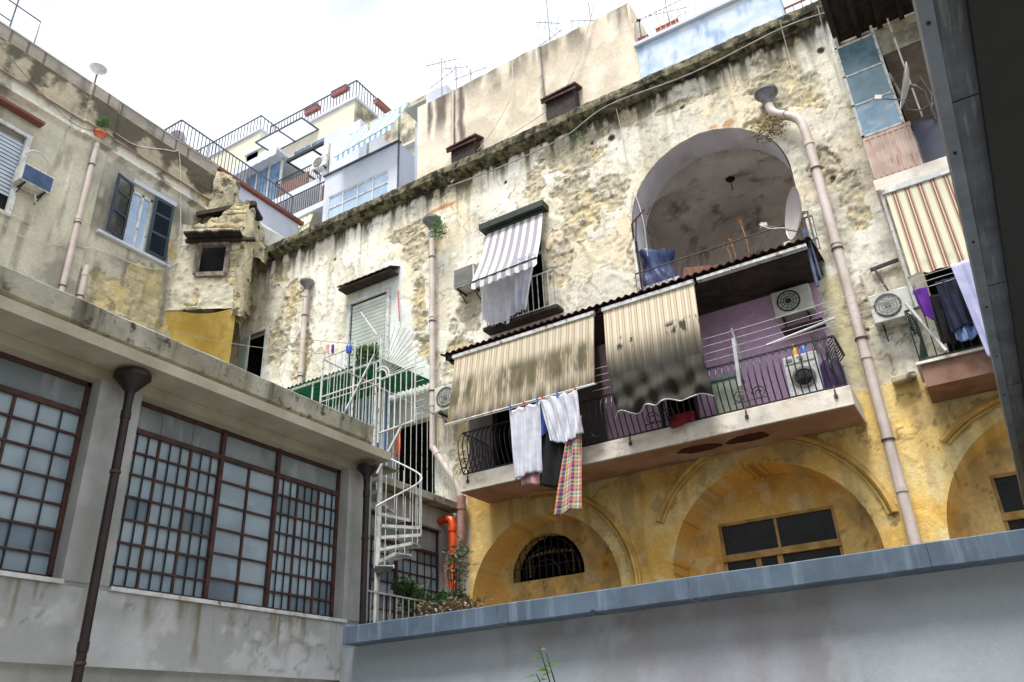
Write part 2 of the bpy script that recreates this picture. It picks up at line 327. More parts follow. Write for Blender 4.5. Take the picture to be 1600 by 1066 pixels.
    oc = mixc(oc, np.array(lin(202, 144, 74)), sst(fbm(U*.9, Z*.9, 95, 5), .56, .72)*.6); oc = mixc(oc, np.array(lin(150, 138, 118)), sst(fbm(U*2.1, Z*1.6, 99, 5), .64, .72)*.4); oc = mixc(oc, np.array(lin(240, 226, 180)), sst(fbm(U*3.1, Z*2.6, 109, 5), .6, .64)*.5); ck = 1-sst(np.abs(fbm(U*.9, Z*.9, 123, 5)-.5), .0015, .008); oc = mixc(oc, np.array(lin(120, 96, 56)), ck*.6)
    oc = mixc(oc, np.array(lin(150, 112, 60)), sst(fbm(U*3.5, Z*.5, 101, 4), .56, .74)*.35)
    col = mixc(col, oc, yl)
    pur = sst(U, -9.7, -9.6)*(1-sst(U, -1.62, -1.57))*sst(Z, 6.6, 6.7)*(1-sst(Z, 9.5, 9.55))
    col = mixc(col, np.array(lin(212, 180, 214)), pur*sst(U, -6.25, -6.15)); col = mixc(col, np.array(lin(84, 78, 82)), pur*(1-sst(U, -6.25, -6.15)))  # left stretch painted dark for the shade behind the awnings
    pc = (sst(U, -1.5, -1.4)*(1-sst(U, -1.15, -1.05)))*sst(Z, 7., 7.2)*(1-sst(Z, 9.2, 9.4)); col = mixc(col, np.array(lin(222, 212, 168)), pc*.8)
    # relief
    H = (n2-.5)*.03+(n3-.5)*.022+(n5-.5)*.006
    He = -.036+(n3-.5)*.11+(rv-.5)*.03-jm*.008+(n5-.5)*.035
    H = H*(1-E)+He*E; H = H*(1-wp*.75); H = H*(1-np.maximum(yl, pur)*.65)+patchy*(-.016)*(1-wp)
    c = xz(838, 445); d = np.sqrt((U-c[0])**2+((Z-c[1])*.8)**2); H = H+.03*np.exp(-((d-1.45)/.1)**2)*sst(U, c[0], c[0]+.3)*sst(Z, c[1]-.2, c[1]+.3)
    return H, np.clip(col, 0, 1)
ARCH_UP = Arch(-3.3, 11.98, 1.78, 9.85, .75)
A1, A2, A3 = Arch(-7.95, 4.2, 1.7, 2.88, .83), Arch(-3.38, 4.2, 1.81, 2.88, .83), Arch(1.37, 4.12, 1.97, 2.88, .83)
R_SH = Rect(-13.42, -12.14, 10.1, 12.68, .16); R_ST = Rect(-8.85, -7.3, 10.62, 13.25, .2); R_LW = Rect(-17.72, -16.72, 11.1, 12.95, .2)
R_D1 = Rect(-4.95, -4.3, 6.75, 9.1, .25); R_D2 = Rect(-9.0, -6.9, 6.75, 9.1, .25); R_RB = Rect(.2, 1.7, 6.9, 10.6, .3); R_GD = Rect(-11.9, -10.6, 6.5, 8.75, .25); R_RV = Rect(.3, 2.8, 12.1, 14.3, .4)
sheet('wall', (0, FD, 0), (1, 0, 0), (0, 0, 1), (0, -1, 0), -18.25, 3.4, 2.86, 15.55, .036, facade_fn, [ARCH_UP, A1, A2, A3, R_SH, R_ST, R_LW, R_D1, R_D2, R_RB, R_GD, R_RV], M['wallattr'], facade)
# body behind the wall: floors, roof, rooms
b = MB(); b.box(-18, 3.4, FD+.06, 19, 15.5, 15.82); b.box(3.4, 3.7, FD, 22, 0, 15.9); b.box(-18, 3.4, FD+4, 22, 0, 15.5)
b.build('roof', M['conc'], facade)
# rooms behind the openings
for (x0, x1, z0, z1, d) in ((-13.6, -12, 10, 12.8, 1.2), (-9, -7.1, 10.5, 13.4, 2.), (-17.9, -16.6, 11, 13.1, 1.5), (-5.1, -4.2, 6.7, 9.2, 2), (-9.1, -6.8, 6.7, 9.2, 2), (.1, 1.8, 6.8, 10.7, 2), (-12, -10.5, 6.4, 8.9, 1.5), (.2, 2.9, 12, 14.4, 1.6)):
    y0 = FD+.15; y1 = FD+d; dk = MB()
    dk.add([(x0, y0, z0), (x1, y0, z0), (x1, y0, z1), (x0, y0, z1), (x0, y1, z0), (x1, y1, z0), (x1, y1, z1), (x0, y1, z1)], [(4, 5, 6, 7), (0, 1, 5, 4), (3, 2, 6, 7), (0, 3, 7, 4), (1, 2, 6, 5)])
    dk.build('interior', M['dark'], facade)
# cornice: ragged mossy coping
def cor(u, v):
    x = -16.9+(u*17.05); prof = [(0.0, 15.38), (-.12, 15.40), (-.24, 15.46), (-.31, 15.50), (-.32, 15.70), (-.28, 15.76), (.2, 15.84), (.5, 15.86)]
    k = v*(len(prof)-1); i = min(int(k), len(prof)-2); f = k-i; a = prof[i][0]*(1-f)+prof[i+1][0]*f; z = prof[i][1]*(1-f)+prof[i+1][1]*f
    a += .05*(float(fbm(np.array(x*3.), np.array(v*6.), 3, 4))-.5)+.05*(float(fbm(np.array(x*11.), np.array(v*9.), 9, 3))-.5); z += .07*(float(fbm(np.array(x*4.), np.array(v*5.), 13, 4))-.5)*(.3 if v < .1 else 1)
    return (x, FD+a, z)
cm = MB(); cm.grid(cor, 420, 14); cm.add([(-16.9, FD, 15.36), (-16.9, FD-.36, 15.56), (-16.9, FD-.34, 15.87), (-16.9, FD+.5, 15.93), (-16.9, FD+.5, 15.36)], [(0, 1, 2, 3, 4)])
cm.build('cornice', M['moss'], facade, smooth=True)
# loggia: vault, rear wall, floor
vault = MB(); cx_, cz_, R_ = -3.3, 11.98, 1.78
def vlt(u, v):
    y = FD+.75+v*3.2; r = 2.35; x = -r+2*r*u; yy = (v-.5)*3.2
    za = math.sqrt(max(0, r*r-x*x)); zb = 2.3*math.sqrt(max(0, 1-(yy/1.62)**2)); n = .03*(float(fbm(np.array(x*2.), np.array(yy*2.), 9, 4))-.5)
    return (cx_+.1+x, y, cz_-.35+max(za, zb)+n)
vault.grid(vlt, 64, 44); vault.add([(-5.6, FD+3.95, 9.85), (-.9, FD+3.95, 9.85), (-.9, FD+3.95, 14.2), (-5.6, FD+3.95, 14.2)], [(0, 1, 2, 3)])
for xx in (-5.55, -.86): vault.add([(xx, FD+.75, 9.85), (xx, FD+3.95, 9.85), (xx, FD+3.95, 14.1), (xx, FD+.75, 14.1)], [(0, 1, 2, 3)])
vault.build('loggia_vault', M['vault_dark'], facade, smooth=True)
hk = MB(); hk.tube([(-3.2, FD+2.3, 14.0), (-3.2, FD+2.3, 13.6)], .012, 5); hk.lathe([(.12, .0), (.1, -.03), (0, -.04)], (-3.2, FD+2.3, 13.95), seg=12); hk.build('ceiling_hook', M['dark'], facade)
fl = MB()
n = 40; ring = [(cx_+R_*math.cos(math.pi*i/n), cz_+R_*math.sin(math.pi*i/n)) for i in range(n+1)]
ring = [(cx_+R_, 9.85)]+ring+[(cx_-R_, 9.85)]; big = [(-.8, 9.85), (-.8, 14.35), (-5.7, 14.35), (-5.7, 9.85)]
# plaster lining of the arch, slightly proud of the rough reveal
for i in range(len(ring)-1):
    (a0, b0), (a1, b1) = ring[i], ring[i+1]; s_ = .985
    f = lambda a, b_: (cx_+(a-cx_)*s_, cz_+(b_-cz_)*s_ if b_ > cz_ else b_)
    p0, p1 = f(a0, b0), f(a1, b1); fl.add([(p0[0], FD+.0, p0[1]), (p1[0], FD+.0, p1[1]), (p1[0], FD+.78, p1[1]), (p0[0], FD+.78, p0[1])], [(0, 1, 2, 3)])
nn = len(ring); fl.add([(a, FD+.76, b_) for a, b_ in ring]+[(cx_+(a-cx_)*1.5, FD+.76, min(15, cz_+(b_-cz_)*1.5) if b_ > cz_ else b_) for a, b_ in ring], [(i, i+1, nn+i+1, nn+i) for i in range(nn-1)])
fl.build('arch_lining', M['white_plaster'], facade, smooth=True)
q = MB(); q.box(-5.6, -.85, FD+.02, FD+3.95, 9.7, 9.85); q.build('loggia_floor', M['conc'], facade)
# ground floor niches: rear wall with its own openings
def niche_fn(U, Z):
    H, C = facade_fn(U, np.minimum(Z, 6.2)); return H*.6, C
N1 = Arch(-8.24, 4.82, .86, 4.74, .3); 
class HalfArch(Arch):
    pass
N2 = Rect(-4.48, -2.32, 2.88, 5.24, .26); N3 = Rect(.2, 1.9, 2.88, 5.28, .22)
sheet('niche_wall', (0, FD+.80, 0), (1, 0, 0), (0, 0, 1), (0, -1, 0), -10.0, 3.4, 2.86, 6.35, .05, niche_fn, [N1, N2, N3], M['wallattr'], facade)
for (x0, x1, z0, z1) in ((-9.25, -7.2, 4.5, 5.8), (-4.6, -2.2, 2.88, 5.35), (.1, 2, 2.88, 5.4)):
    y0 = FD+.98; y1 = FD+2.0; dk = MB()
    dk.add([(x0, y0, z0), (x1, y0, z0), (x1, y0, z1), (x0, y0, z1), (x0, y1, z0), (x1, y1, z0), (x1, y1, z1), (x0, y1, z1)], [(4, 5, 6, 7), (0, 1, 5, 4), (3, 2, 6, 7), (0, 3, 7, 4), (1, 2, 6, 5)])
    dk.build('interior', M['dark'], facade)
M['ochre'] = mat('ochre_moulding', lin(226, 192, 112), lin(196, 158, 88), 2.2, .9, .4, 18, streak=(lin(120, 100, 70), .5, (4, 4, 1.2)))
def archivolt(cx, cz, R, a0, a1, rx=1.0):
    m = MB(); prof = [(-.1, 0), (-.1, .04), (-.06, .05), (-.05, .02), (-.035, .08), (.0, .11), (.03, .095), (.04, .04), (.075, .035), (.08, 0)]; n = 48; vs = []
    for i in range(n+1):
        a = math.radians(a0+(a1-a0)*i/n)
        for dr, h in prof: vs.append((cx+math.cos(a)*(R*rx+dr), FD+.03-h*1.0-.03, cz+math.sin(a)*(R+dr)))
    k = len(prof); m.add(vs, [(i*k+j, i*k+j+1, (i+1)*k+j+1, (i+1)*k+j) for i in range(n) for j in range(k-1)]+[tuple(range(k)), tuple(range(n*k, n*k+k))])
    return m.build('arch_moulding', M['ochre'], facade, smooth=True)
archivolt(-7.95, 4.28, 2.04, -25, 95); archivolt(-3.4, 4.38, 2.14, 10, 155); archivolt(1.2, 4.1, 2.22, 95, 132)
# ---- left wing
wing = thing('residential_wing', 'grey plastered wing with a mould stained parapet band on the left of the courtyard', 'building', (-18.2, 9, 0))
py0 = yz(122, 207)[0]; py1 = yz(167, 240)[0]
WIN_L = Rect(yz(207, 300)[0]-.02, yz(237, 320)[0]+.02, 14.45, 16.2, .22)
r0 = yz(35, 200); WIN_R = Rect(6.0, 7.55, 13.6, 15.9, .18)
def wing_fn(U, Z):
    n1 = fbm(U*.6, Z*.6, 201, 4); n2 = fbm(U*1.9, Z*1.9, 211, 5, .6); n3 = fbm(U*6, Z*6, 223, 4, .6); s1 = fbm(U*4, Z*.6, 231, 4); n5 = fbm(U*15, Z*15, 277, 3)
    rag = (n2-.5)+(n3-.5)*.5
    col = mixc(np.broadcast_to(np.array(lin(206, 202, 184)), U.shape+(3,)), np.array(lin(178, 175, 162)), sst(n1, .38, .62)); col = mixc(col, np.array(lin(212, 206, 182)), sst(n2, .54, .68)*.6)
    col = mixc(col, np.array(lin(120, 116, 106)), sst(fbm(U*1.1, Z*.8, 241, 5), .52, .68)*.65)
    E = blob(U, Z, [(230, 440, 1.0, .7), (180, 455, .7, .6), (300, 460, .9, .9), (200, 380, .35, .3), (330, 330, .7, .8), (290, 270, .5, .2), (160, 470, .6, .5), (345, 480, .8, 1.2), (66, 135, .2, .12), (310, 300, .6, .4), (250, 500, 1, .6), (265, 390, .4, .5)], yz, rag)
    jm, rv = blocks(U, Z, .5, .27, 15); st = mixc(np.broadcast_to(np.array(lin(212, 192, 138)), U.shape+(3,)), np.array(lin(186, 174, 140)), sst(rv*.25+n2*.9, .42, .66)); st = mixc(st, np.array(lin(214, 204, 176)), sst(n3, .55, .66)*.7); st = mixc(st, np.array(lin(122, 108, 78)), jm*.35*sst(n2, .4, .58))
    col = mixc(col, st, E); col = mixc(col, np.array(lin(84, 76, 60)), 4*E*(1-E)*.5)
    wt = sst(fbm(U*1.6, Z*2.4, 251, 5), .55, .6)*sst(Z, 16.3, 16.8)*(1-sst(Z, 17.2, 17.3)); col = mixc(col, np.array(lin(226, 222, 210)), wt*.8)
    band = sst(Z, 17.25, 17.3)*(1-sst(Z, 18.28, 18.3)); mould = sst(fbm(U*1.5, Z*1.3, 261, 5, .62)+sst(Z, 17.3, 18.3)*.22, .5, .64)
    col = mixc(col, np.array(lin(178, 166, 142)), band*.8); col = mixc(col, np.array(lin(58, 54, 44)), band*mould*.85)
    blk = sst(Z, 18.28, 18.3); bj = 1-sst(np.minimum((U/.46) % 1, 1-(U/.46) % 1)*.46, .008, .02); bj = np.maximum(bj, 1-sst(np.abs(Z-18.5), .008, .02)); c2 = mixc(np.broadcast_to(np.array(lin(178, 170, 160)), U.shape+(3,)), np.array(lin(150, 142, 132)), vn(np.floor(U/.46)*3.1, np.floor((Z-18.3)/.2)*7.7, 5)); c2 = mixc(c2, np.array(lin(90, 84, 76)), bj); col = mixc(col, c2, blk)
    ledge = sst(Z, 17.2, 17.24)*(1-sst(Z, 17.3, 17.34)); col = mixc(col, np.array(lin(104, 72, 58)), ledge*.85)
    col = mixc(col, np.array(lin(96, 92, 80)), sst(s1, .58, .74)*.5)
    H = (n2-.5)*.02+(n3-.5)*.015; H = H*(1-E)+E*(-.02+(n3-.5)*.08+(rv-.5)*.02-jm*.01)
    H = H+ledge*.09+band*(.03)+blk*.02+sst(Z, 16.82, 16.86)*(1-sst(Z, 16.98, 17.0))*.1
    pil = sst(U, py0, py0+.03)*(1-sst(U, py1-.03, py1)); H = H+(pil+sst(Z, 16.8, 16.83)*(1-blk))*.06
    return H, np.clip(col, 0, 1)
def wtop(u): return np.where(u < 13.1, 18.72+.0*u, 17.2+.25*np.sin(u*9)+(fbm(u*4, u*0, 5)-.5)*.6)
sheet('wall', (-18.2, 0, 0), (0, 1, 0), (0, 0, 1), (1, 0, 0), 2.6, 14.6, 5.9, 18.72, .05, wing_fn, [WIN_L, WIN_R], M['wallattr'], wing, topfn=wtop)
b = MB(); b.box(-24, -18.35, 1.5, 14.6, 0, 18.2); b.box(-18.34, -18.22, 2.6, 13.1, 18.2, 18.7); b.box(-18.3, -18.16, 2.6, 13.1, 18.725, 18.77); b.build('roof', M['conc'], wing)
dk = MB(); dk.box(-18.7, -18.36, WIN_L.a[0]-.1, WIN_L.a[1]+.1, 14.3, 16.4); dk.build('interior', M['dark'], wing)
# ---- corner turret over the squinch
tur = thing('corner_turret', 'crumbling yellow stone turret with a small dark window in the corner between wing and facade', 'turret', (-17.5, 13.2, 13))
TA, TB, TC = np.array((-18.25, 12.08)), np.array((-16.5, 13.15)), np.array((-17.85, 14.5)); TL = np.linalg.norm(TB-TA); TU = (TB-TA)/TL; TN = np.array((TU[1], -TU[0]))
def on_t(u, v, d=0):
    w_ = _w(u, v); k = (np.dot(TA+TN*d, TN))/np.dot(w_[:2], TN); p = CAM+w_*k; return float(np.dot(p[:2]-TA, TU)), float(p[2])
def tur_fn(U, Z):
    n2 = fbm(U*2.3, Z*2.3, 311, 5, .6); n3 = fbm(U*7, Z*7, 323, 4, .6); n5 = fbm(U*18, Z*18, 4, 3); jm, rv = blocks(U, Z, .42, .2, 25)
    col = mixc(np.broadcast_to(np.array(lin(200, 184, 140)), U.shape+(3,)), np.array(lin(172, 162, 132)), sst(rv*.6+n2*.6, .45, .8)); col = mixc(col, np.array(lin(210, 202, 178)), sst(n3+n2*.3, .64, .76)*.8)
    col = mixc(col, np.array(lin(110, 94, 60)), jm*.55*sst(n2, .3, .6)); pl = sst(fbm(U*1.2, Z*.9, 333, 4)+.2*(1-sst(U, .2, .8)), .56, .6); col = mixc(col, np.array(lin(200, 196, 178)), pl*.8)
    col = mixc(col, np.array(lin(66, 58, 44)), sst(n2*.5+n3*.5+sst(Z, 15.6, 17)*.12, .58, .68)*.6)
    return (n2-.5)*.16+(n3-.5)*.07-jm*.03*(1-pl), np.clip(col, 0, 1)
ta, tb_ = on_t(313, 383), on_t(353, 429); TW = Rect(ta[0], tb_[0], tb_[1], ta[1], .15)
def ttop(u): return 16.0+.55*sst(u, .9, 1.7)+(fbm(u*3, u*0, 8)-.5)*.6
sheet('wall', (TA[0], TA[1], 0), (TU[0], TU[1], 0), (0, 0, 1), (TN[0], TN[1], 0), 0, TL, 13.0, 16.9, .04, tur_fn, [TW], M['wallattr'], tur, topfn=ttop)
d2 = TC-TB; L2 = np.linalg.norm(d2); U2 = d2/L2; N2_ = np.array((U2[1], -U2[0]))
sheet('wall', (TB[0], TB[1], 0), (U2[0], U2[1], 0), (0, 0, 1), (N2_[0], N2_[1], 0), 0, L2, 13.0, 16.9, .06, tur_fn, [], M['wallattr'], tur, topfn=lambda u: 16.5+.5*u/L2+(fbm(u*3, u*0, 8)-.5)*.4)
c0 = np.array((*(TA+TU*(ta[0]-.05)-TN*.75), tb_[1]-.1)); dk = MB(); dk.obox(c0, (*(TU*(tb_[0]-ta[0]+.1)), 0), (*(TN*.45), 0), (0, 0, ta[1]-tb_[1]+.2)); dk.build('interior', M['dark'], tur)
# filler core behind the turret faces and its broken crown
M['tuff'] = mat('crumbling_tuff', lin(196, 184, 150), lin(158, 150, 128), 1.6, .95, 1., 9, rust=(lin(84, 76, 58), .3, 3), detail=9)
M['sq'] = mat('squinch_yellow', lin(214, 186, 104), lin(192, 156, 70), 1.4, .9, .3, 16, streak=(lin(170, 140, 80), .5, (4, 4, 1)))
s_ = MB()
def squ(u, v):
    a = TA*(1-u)+TB*u; ap = np.array((-18.05, 14.35)); z = 13.12-.16*math.sin(u*math.pi)-.1*u; bow = .5*math.sin(u*math.pi)*(1-v)
    w_ = v**1.5; p = a*(1-w_)+ap*w_+TN*(-bow*.8)*math.sin(math.pi*min(1, v*1.2+.08))
    return (p[0], p[1], z-v**1.1*3.4)
s_.grid(squ, 24, 20); s_.build('squinch', M['sq'], tur, smooth=True)
M['wood'] = mat('dark_old_wood', lin(58, 46, 40), lin(30, 24, 22), 5, .85, .6, 22)
M['greywood'] = mat('weathered_grey_wood', lin(150, 138, 130), lin(96, 84, 78), 5, .85, .5, 22)
fr = MB()
def tp(u, z, d): p = TA+TU*u+TN*d; return (p[0], p[1], z)
zt, zb, ul, ur = ta[1], tb_[1], ta[0], tb_[0]
for (a, b_) in (((ul, zb), (ul, zt)), ((ur, zb), (ur, zt)), ((ul, zt), (ur, zt)), ((ul, zb), (ur, zb))): fr.beam(tp(a[0], a[1], .04), tp(b_[0], b_[1], .04), .09, .14)
fr.build('window_frame', M['greywood'], tur)
fr = MB(); random.seed(3)
for i in range(8):
    u0 = ul-.35+i*.2; fr.obox(tp(u0, zt+.12+random.uniform(0, .03), .0), np.array(tp(u0+.215, zt+.1, .0))-np.array(tp(u0, zt+.1, 0)), np.array(tp(u0, zt, .42+random.uniform(0, .1)))-np.array(tp(u0, zt, 0)), (0, 0, .05))
fr.beam(tp(ul-.4, zt+.08, .1), tp(ur+.75, zt+.06, .1), .14, .08); fr.build('lintel_canopy', M['wood'], tur)
def rub(cx, cy, rx, ry, z0, z1, seed, nm, par, mt, tilt=0.):
    m = MB()
    def f(u, v):
        an = u*2*math.pi; z = z0+(z1-z0)*v; k = 1-.35*v**3+.5*(float(fbm(np.array(math.cos(an)*1.3+z*1.5), np.array(math.sin(an)*1.3+z), seed, 4))-.5)*1.3
        return (cx+math.cos(an)*rx*k+tilt*v, cy+math.sin(an)*ry*k, z+.25*(float(fbm(np.array(an), np.array(v*4), seed+5, 3))-.5))
    m.grid(f, 36, 30); top = [f(i/36, 1) for i in range(36)]; m.add(top, [tuple(range(36))]); return m.build(nm, mt, par, smooth=False)
rub(-18.1, 13.4, .3, .55, 15.3, 18.4, 5, 'broken_crown', tur, M['tuff'], .1)
rub(-17.3, 13.9, .7, .6, 15.0, 16.6, 15, 'broken_crown', tur, M['tuff'], -.25)
rub(-17.7, 14.1, .5, .5, 13.5, 17.2, 25, 'broken_crown', tur, M['tuff'])
rub(TB[0]-.05, TB[1]+.12, .2, .22, 12.7, 16.4, 35, 'ragged_edge', tur, M['tuff'])
fr = MB(); fr.obox((-18.1, 12.6, 16.55), (1.5, .75, .25), (-.55, .9, .1), (0, 0, .1)); fr.beam((-18.1, 12.55, 16.5), (-16.5, 13.4, 16.75), .14, .14); fr.build('roof_slab', M['wood'], tur)
# ---- workshop with the gridded windows
shop = thing('workshop_building', 'low grey workshop with large iron gridded windows and overhanging concrete roof', 'building', (-8, 4, 0))
WX = -8.0; ZS, ZT = 3.28, 5.45; Y0a, Y0b, Y1a, Y1b, YE = -3.2, 4.70, 5.22, 8.78, 9.3
m = MB(); m.box(-8.35, WX-.012, -6, YE, 2.5, ZS); m.box(-8.35, WX, Y0b, Y1a, ZS, ZT); m.box(-8.35, WX, Y1b, YE, ZS, ZT); m.box(-8.35, WX, -6, Y0a, ZS, ZT)
m.box(-8.35, WX-.09, -6, YE, 0, 2.5); m.build('wall', M['conc'], shop)
m = MB(); m.box(-8.35, WX+.003, -6, YE, ZT, 5.575); m.build('lintel', M['lintel'], shop)
m = MB(); m.box(-18.1, -7.55, -6, YE-.1, 5.58, 5.71); m.build('roof_slab', M['lintel'], shop)
def par(u, v):
    y = -6+u*(YE-.35+6); prof = [(-7.86, 5.71), (-7.84, 5.83), (-7.71, 5.85), (-7.70, 6.1), (-7.74, 6.13), (-8.1, 6.14)]; k = v*5; i = min(int(k), 4); f = k-i
    a = prof[i][0]*(1-f)+prof[i+1][0]*f; z = prof[i][1]*(1-f)+prof[i+1][1]*f; return (a+.014*(float(fbm(np.array(y*4.), np.array(v*8.), 3))-.5), y, z+.03*(float(fbm(np.array(y*3.), np.array(v*3.), 8))-.5))
m = MB(); m.grid(par, 260, 10); m.box(-18.1, -8.05, -6, YE-.35, 5.71, 6.1); m.box(-8.1, -7.72, YE-.37, YE-.35, 5.71, 6.12); m.build('parapet', M['fascia'], shop)
m = MB(); m.box(-8.28, WX+.05, Y0a, Y0b, ZS-.045, ZS-.003); m.box(-8.28, WX+.05, Y1a, 6.9, ZS-.045, ZS-.003); m.box(-8.28, WX+.047, 6.91, Y1b+.05, ZS-.045, ZS-.003); m.build('sill', M['whitepaint'], shop)
m = MB(); m.box(-18, -8.9, -6, 9, 2.4, 2.5); m.box(-9., -8.9, -6, 9, 2.5, 5.5); m.build('interior', M['conc'], shop)
M['frost2'] = mat('frosted_glass_light', lin(166, 184, 196), lin(140, 158, 170), 1.6, .4, .05, 8, spec=.35); M['frost3'] = mat('frosted_glass_dim', lin(120, 138, 152), lin(98, 114, 126), 1.3, .3, .05, 8, spec=.4); M['frost4'] = mat('upper_glass_sheen', lin(146, 156, 160), lin(112, 122, 126), .7, .3, .08, 5, spec=.4, streak=(lin(190, 196, 198), .5, (1.5, 4, 1.2)))  # upper panes carry pale streaks painted in as reflections
def gridwin(x, y0, y1, z0, zt, zg, secs, rows, parent, fm, nm='window', sub=3, gm=None):
    """y0..y1 window, transom at zg, secs = list of (ya, yb, groups) ; groups=0 -> casement columns without bars"""
    f = MB(); f.box(x-.03, x+.03, y0, y1, z0, z0+.06); f.box(x-.03, x+.03, y0, y0+.05, z0, zt); f.box(x-.03, x+.03, y1-.05, y1, z0, zt); f.box(x-.03, x+.03, y0, y1, zt-.05, zt); f.box(x-.035, x+.035, y0, y1, zg-.03, zg+.03)
    fo = f.build(nm, fm, parent)
    g_ = MB(); tint = []; rd_ = random.Random(int(y1*100)); ys = sorted(set([y0+.02, y1-.02]+[ya+(yb-ya)*i/max(abs(n_), 1) for (ya, yb, n_) in secs for i in range(max(abs(n_), 1))][1:])); zs = [z0+.03+(zg-z0-.03)*r/rows for r in range(rows+1)]+[zt-.02]
    for i in range(len(ys)-1):
        for j in range(len(zs)-1):
            a, b_ = rd_.uniform(-.004, .004), rd_.uniform(-.003, .003); g_.add([(x-.008+a, ys[i], zs[j]), (x-.008-a, ys[i+1], zs[j]), (x-.008-a+b_, ys[i+1], zs[j+1]), (x-.008+a+b_, ys[i], zs[j+1])], [(0, 1, 2, 3)]); tint.append(3 if j == len(zs)-2 else rd_.choice([0, 0, 0, 1, 1, 2]))
    go = g_.build('pane', M['frost'], fo); [go.data.materials.append(M[q]) for q in ('frost2', 'frost3', 'frost4')]; go.data.polygons.foreach_set('material_index', tint)
    bars = MB()
    for (ya, yb, n_) in secs:
        bars.box(x-.04, x+.045, ya-.028, ya+.028, z0, zt)
        ng = max(abs(n_), 1)
        for i in range(1, ng):
            yy = ya+(yb-ya)*i/ng; bars.box(x-.02, x+.02, yy-.014, yy+.014, z0, zg)
        if n_ > 0:
            thin = MB()
            for i in range(ng*sub):
                if i % sub: yy = ya+(yb-ya)*i/(ng*sub); thin.box(x+.006, x+.02, yy-.0075, yy+.0075, z0+.02, zg)
        nr = rows if n_ > 0 else rows-1
        for r in range(1, nr): zz = z0+(zg-z0)*r/nr; bars.box(x-.015, x+.024, ya, yb, zz-.011, zz+.011)
        if n_ > 0:
            for r in (1, rows-1): zz = z0+(zg-z0)*r/rows; thin.box(x+.007, x+.018, ya+.05, yb-.05, zz-.008, zz+.008)
            thin.build('safety_bars', M['darkbar'], fo)
    bars.build('mullions', M['rustframe'], fo); return fo
gy = lambda u, v: float(PX(u, v, -8.15)[1])
ya, yb = gy(352, 690), gy(437, 725)
gridwin(-8.2, Y1a, Y1b, ZS, ZT, 5.08, [(Y1a, ya, 3), (ya, yb, -2), (yb, Y1b, 3)], 7, shop, M['rustframe'])
gridwin(-8.2, Y0a, Y0b, ZS, ZT, 5.08, [(Y0a, -.2, 4), (-.2, .9, -2), (.9, Y0b, 5)], 7, shop, M['rustframe'])
# ---- annex set back behind the workshop
ann = thing('terrace_annex', 'set back grey annex with gridded window under a roof terrace beside the yellow wall', 'building', (-10.05, 12, 0))
AX = -10.05; m = MB(); m.box(AX-.3, AX, YE, 14.46, 0, 3.5); m.box(AX-.3, AX, YE, 10.4, 3.5, 5.8); m.box(AX-.3, AX, 14.0, 14.46, 3.5, 5.8); m.box(AX-.3, AX, YE, 14.46, 5.8, 6.24); m.build('wall', M['conc'], ann)
m = MB(); m.box(-18, AX+.28, YE-.09, 14.44, 6.26, 6.4); m.build('roof_slab', M['fascia'], ann)
m = MB(); m.box(-12, -10.9, YE, 14.4, 2.5, 6.2); m.build('interior', M['dark'], ann)
gridwin(AX-.12, 10.4, 14.0, 3.5, 5.8, 5.3, [(10.4, 12.6, 3), (12.6, 14.0, 2)], 7, ann, M['rustframe'])
def shop_fn(U, Z):
    n1 = fbm(U*.9, Z*1.3, 501, 5); n2 = fbm(U*3, Z*3, 502, 5, .6); s1 = fbm(U*6, Z*.5, 503, 4)
    col = mixc(np.broadcast_to(np.array(lin(196, 200, 203)), U.shape+(3,)), np.array(lin(170, 173, 174)), sst(n1, .4, .6)); col = mixc(col, np.array(lin(212, 214, 217)), sst(n2, .54, .64)*.5)
    cr_ = 1-sst(np.abs(fbm(U*.7, Z*1.6, 504, 4)-.5), .003, .012); col = mixc(col, np.array(lin(118, 118, 112)), cr_*.5)
    col = mixc(col, np.array(lin(120, 108, 78)), sst(s1, .54, .72)*sst(Z, 2.7, 3.25)*.8)
    for (a, b_, w_, z0) in ((315, 930, .05, 2.5), (437, 960, .03, 2.72), (510, 980, .02, 2.8), (35, 880, .05, 2.75), (62, 885, .03, 2.95)):
        y = float(PX(a, b_, -8.)[1]); k = (1-sst(np.abs(U-y+(n2-.5)*.04)/np.maximum(.25, 1-(Z-2.5)*.8), w_*.6, w_*1.1))*sst(Z, z0, z0+.25); col = mixc(col, np.array(lin(122, 112, 82)), k*.75)
    return (n1-.5)*.012, np.clip(col, 0, 1)
sheet('render_face', (WX, 0, 0), (0, 1, 0), (0, 0, 1), (1, 0, 0), 1.0, YE, 2.5, ZS-.05, .035, shop_fn, [], M['wallsmooth'], shop)
def low_fn(U, Z):
    n1 = fbm(U*.7, Z*.9, 601, 5); n2 = fbm(U*2.5, Z*1.4, 602, 5, .6); s1 = fbm(U*2.2, Z*.35, 603, 4)
    col = mixc(np.broadcast_to(np.array(lin(164, 173, 184)), U.shape+(3,)), np.array(lin(148, 151, 160)), sst(n1, .4, .6)); col = mixc(col, np.array(lin(142, 137, 140)), sst(s1, .5, .68)*.5); col = mixc(col, np.array(lin(174, 186, 196)), sst(n2, .54, .66)*.5)
    return (n1-.5)*.012, np.clip(col, 0, 1)
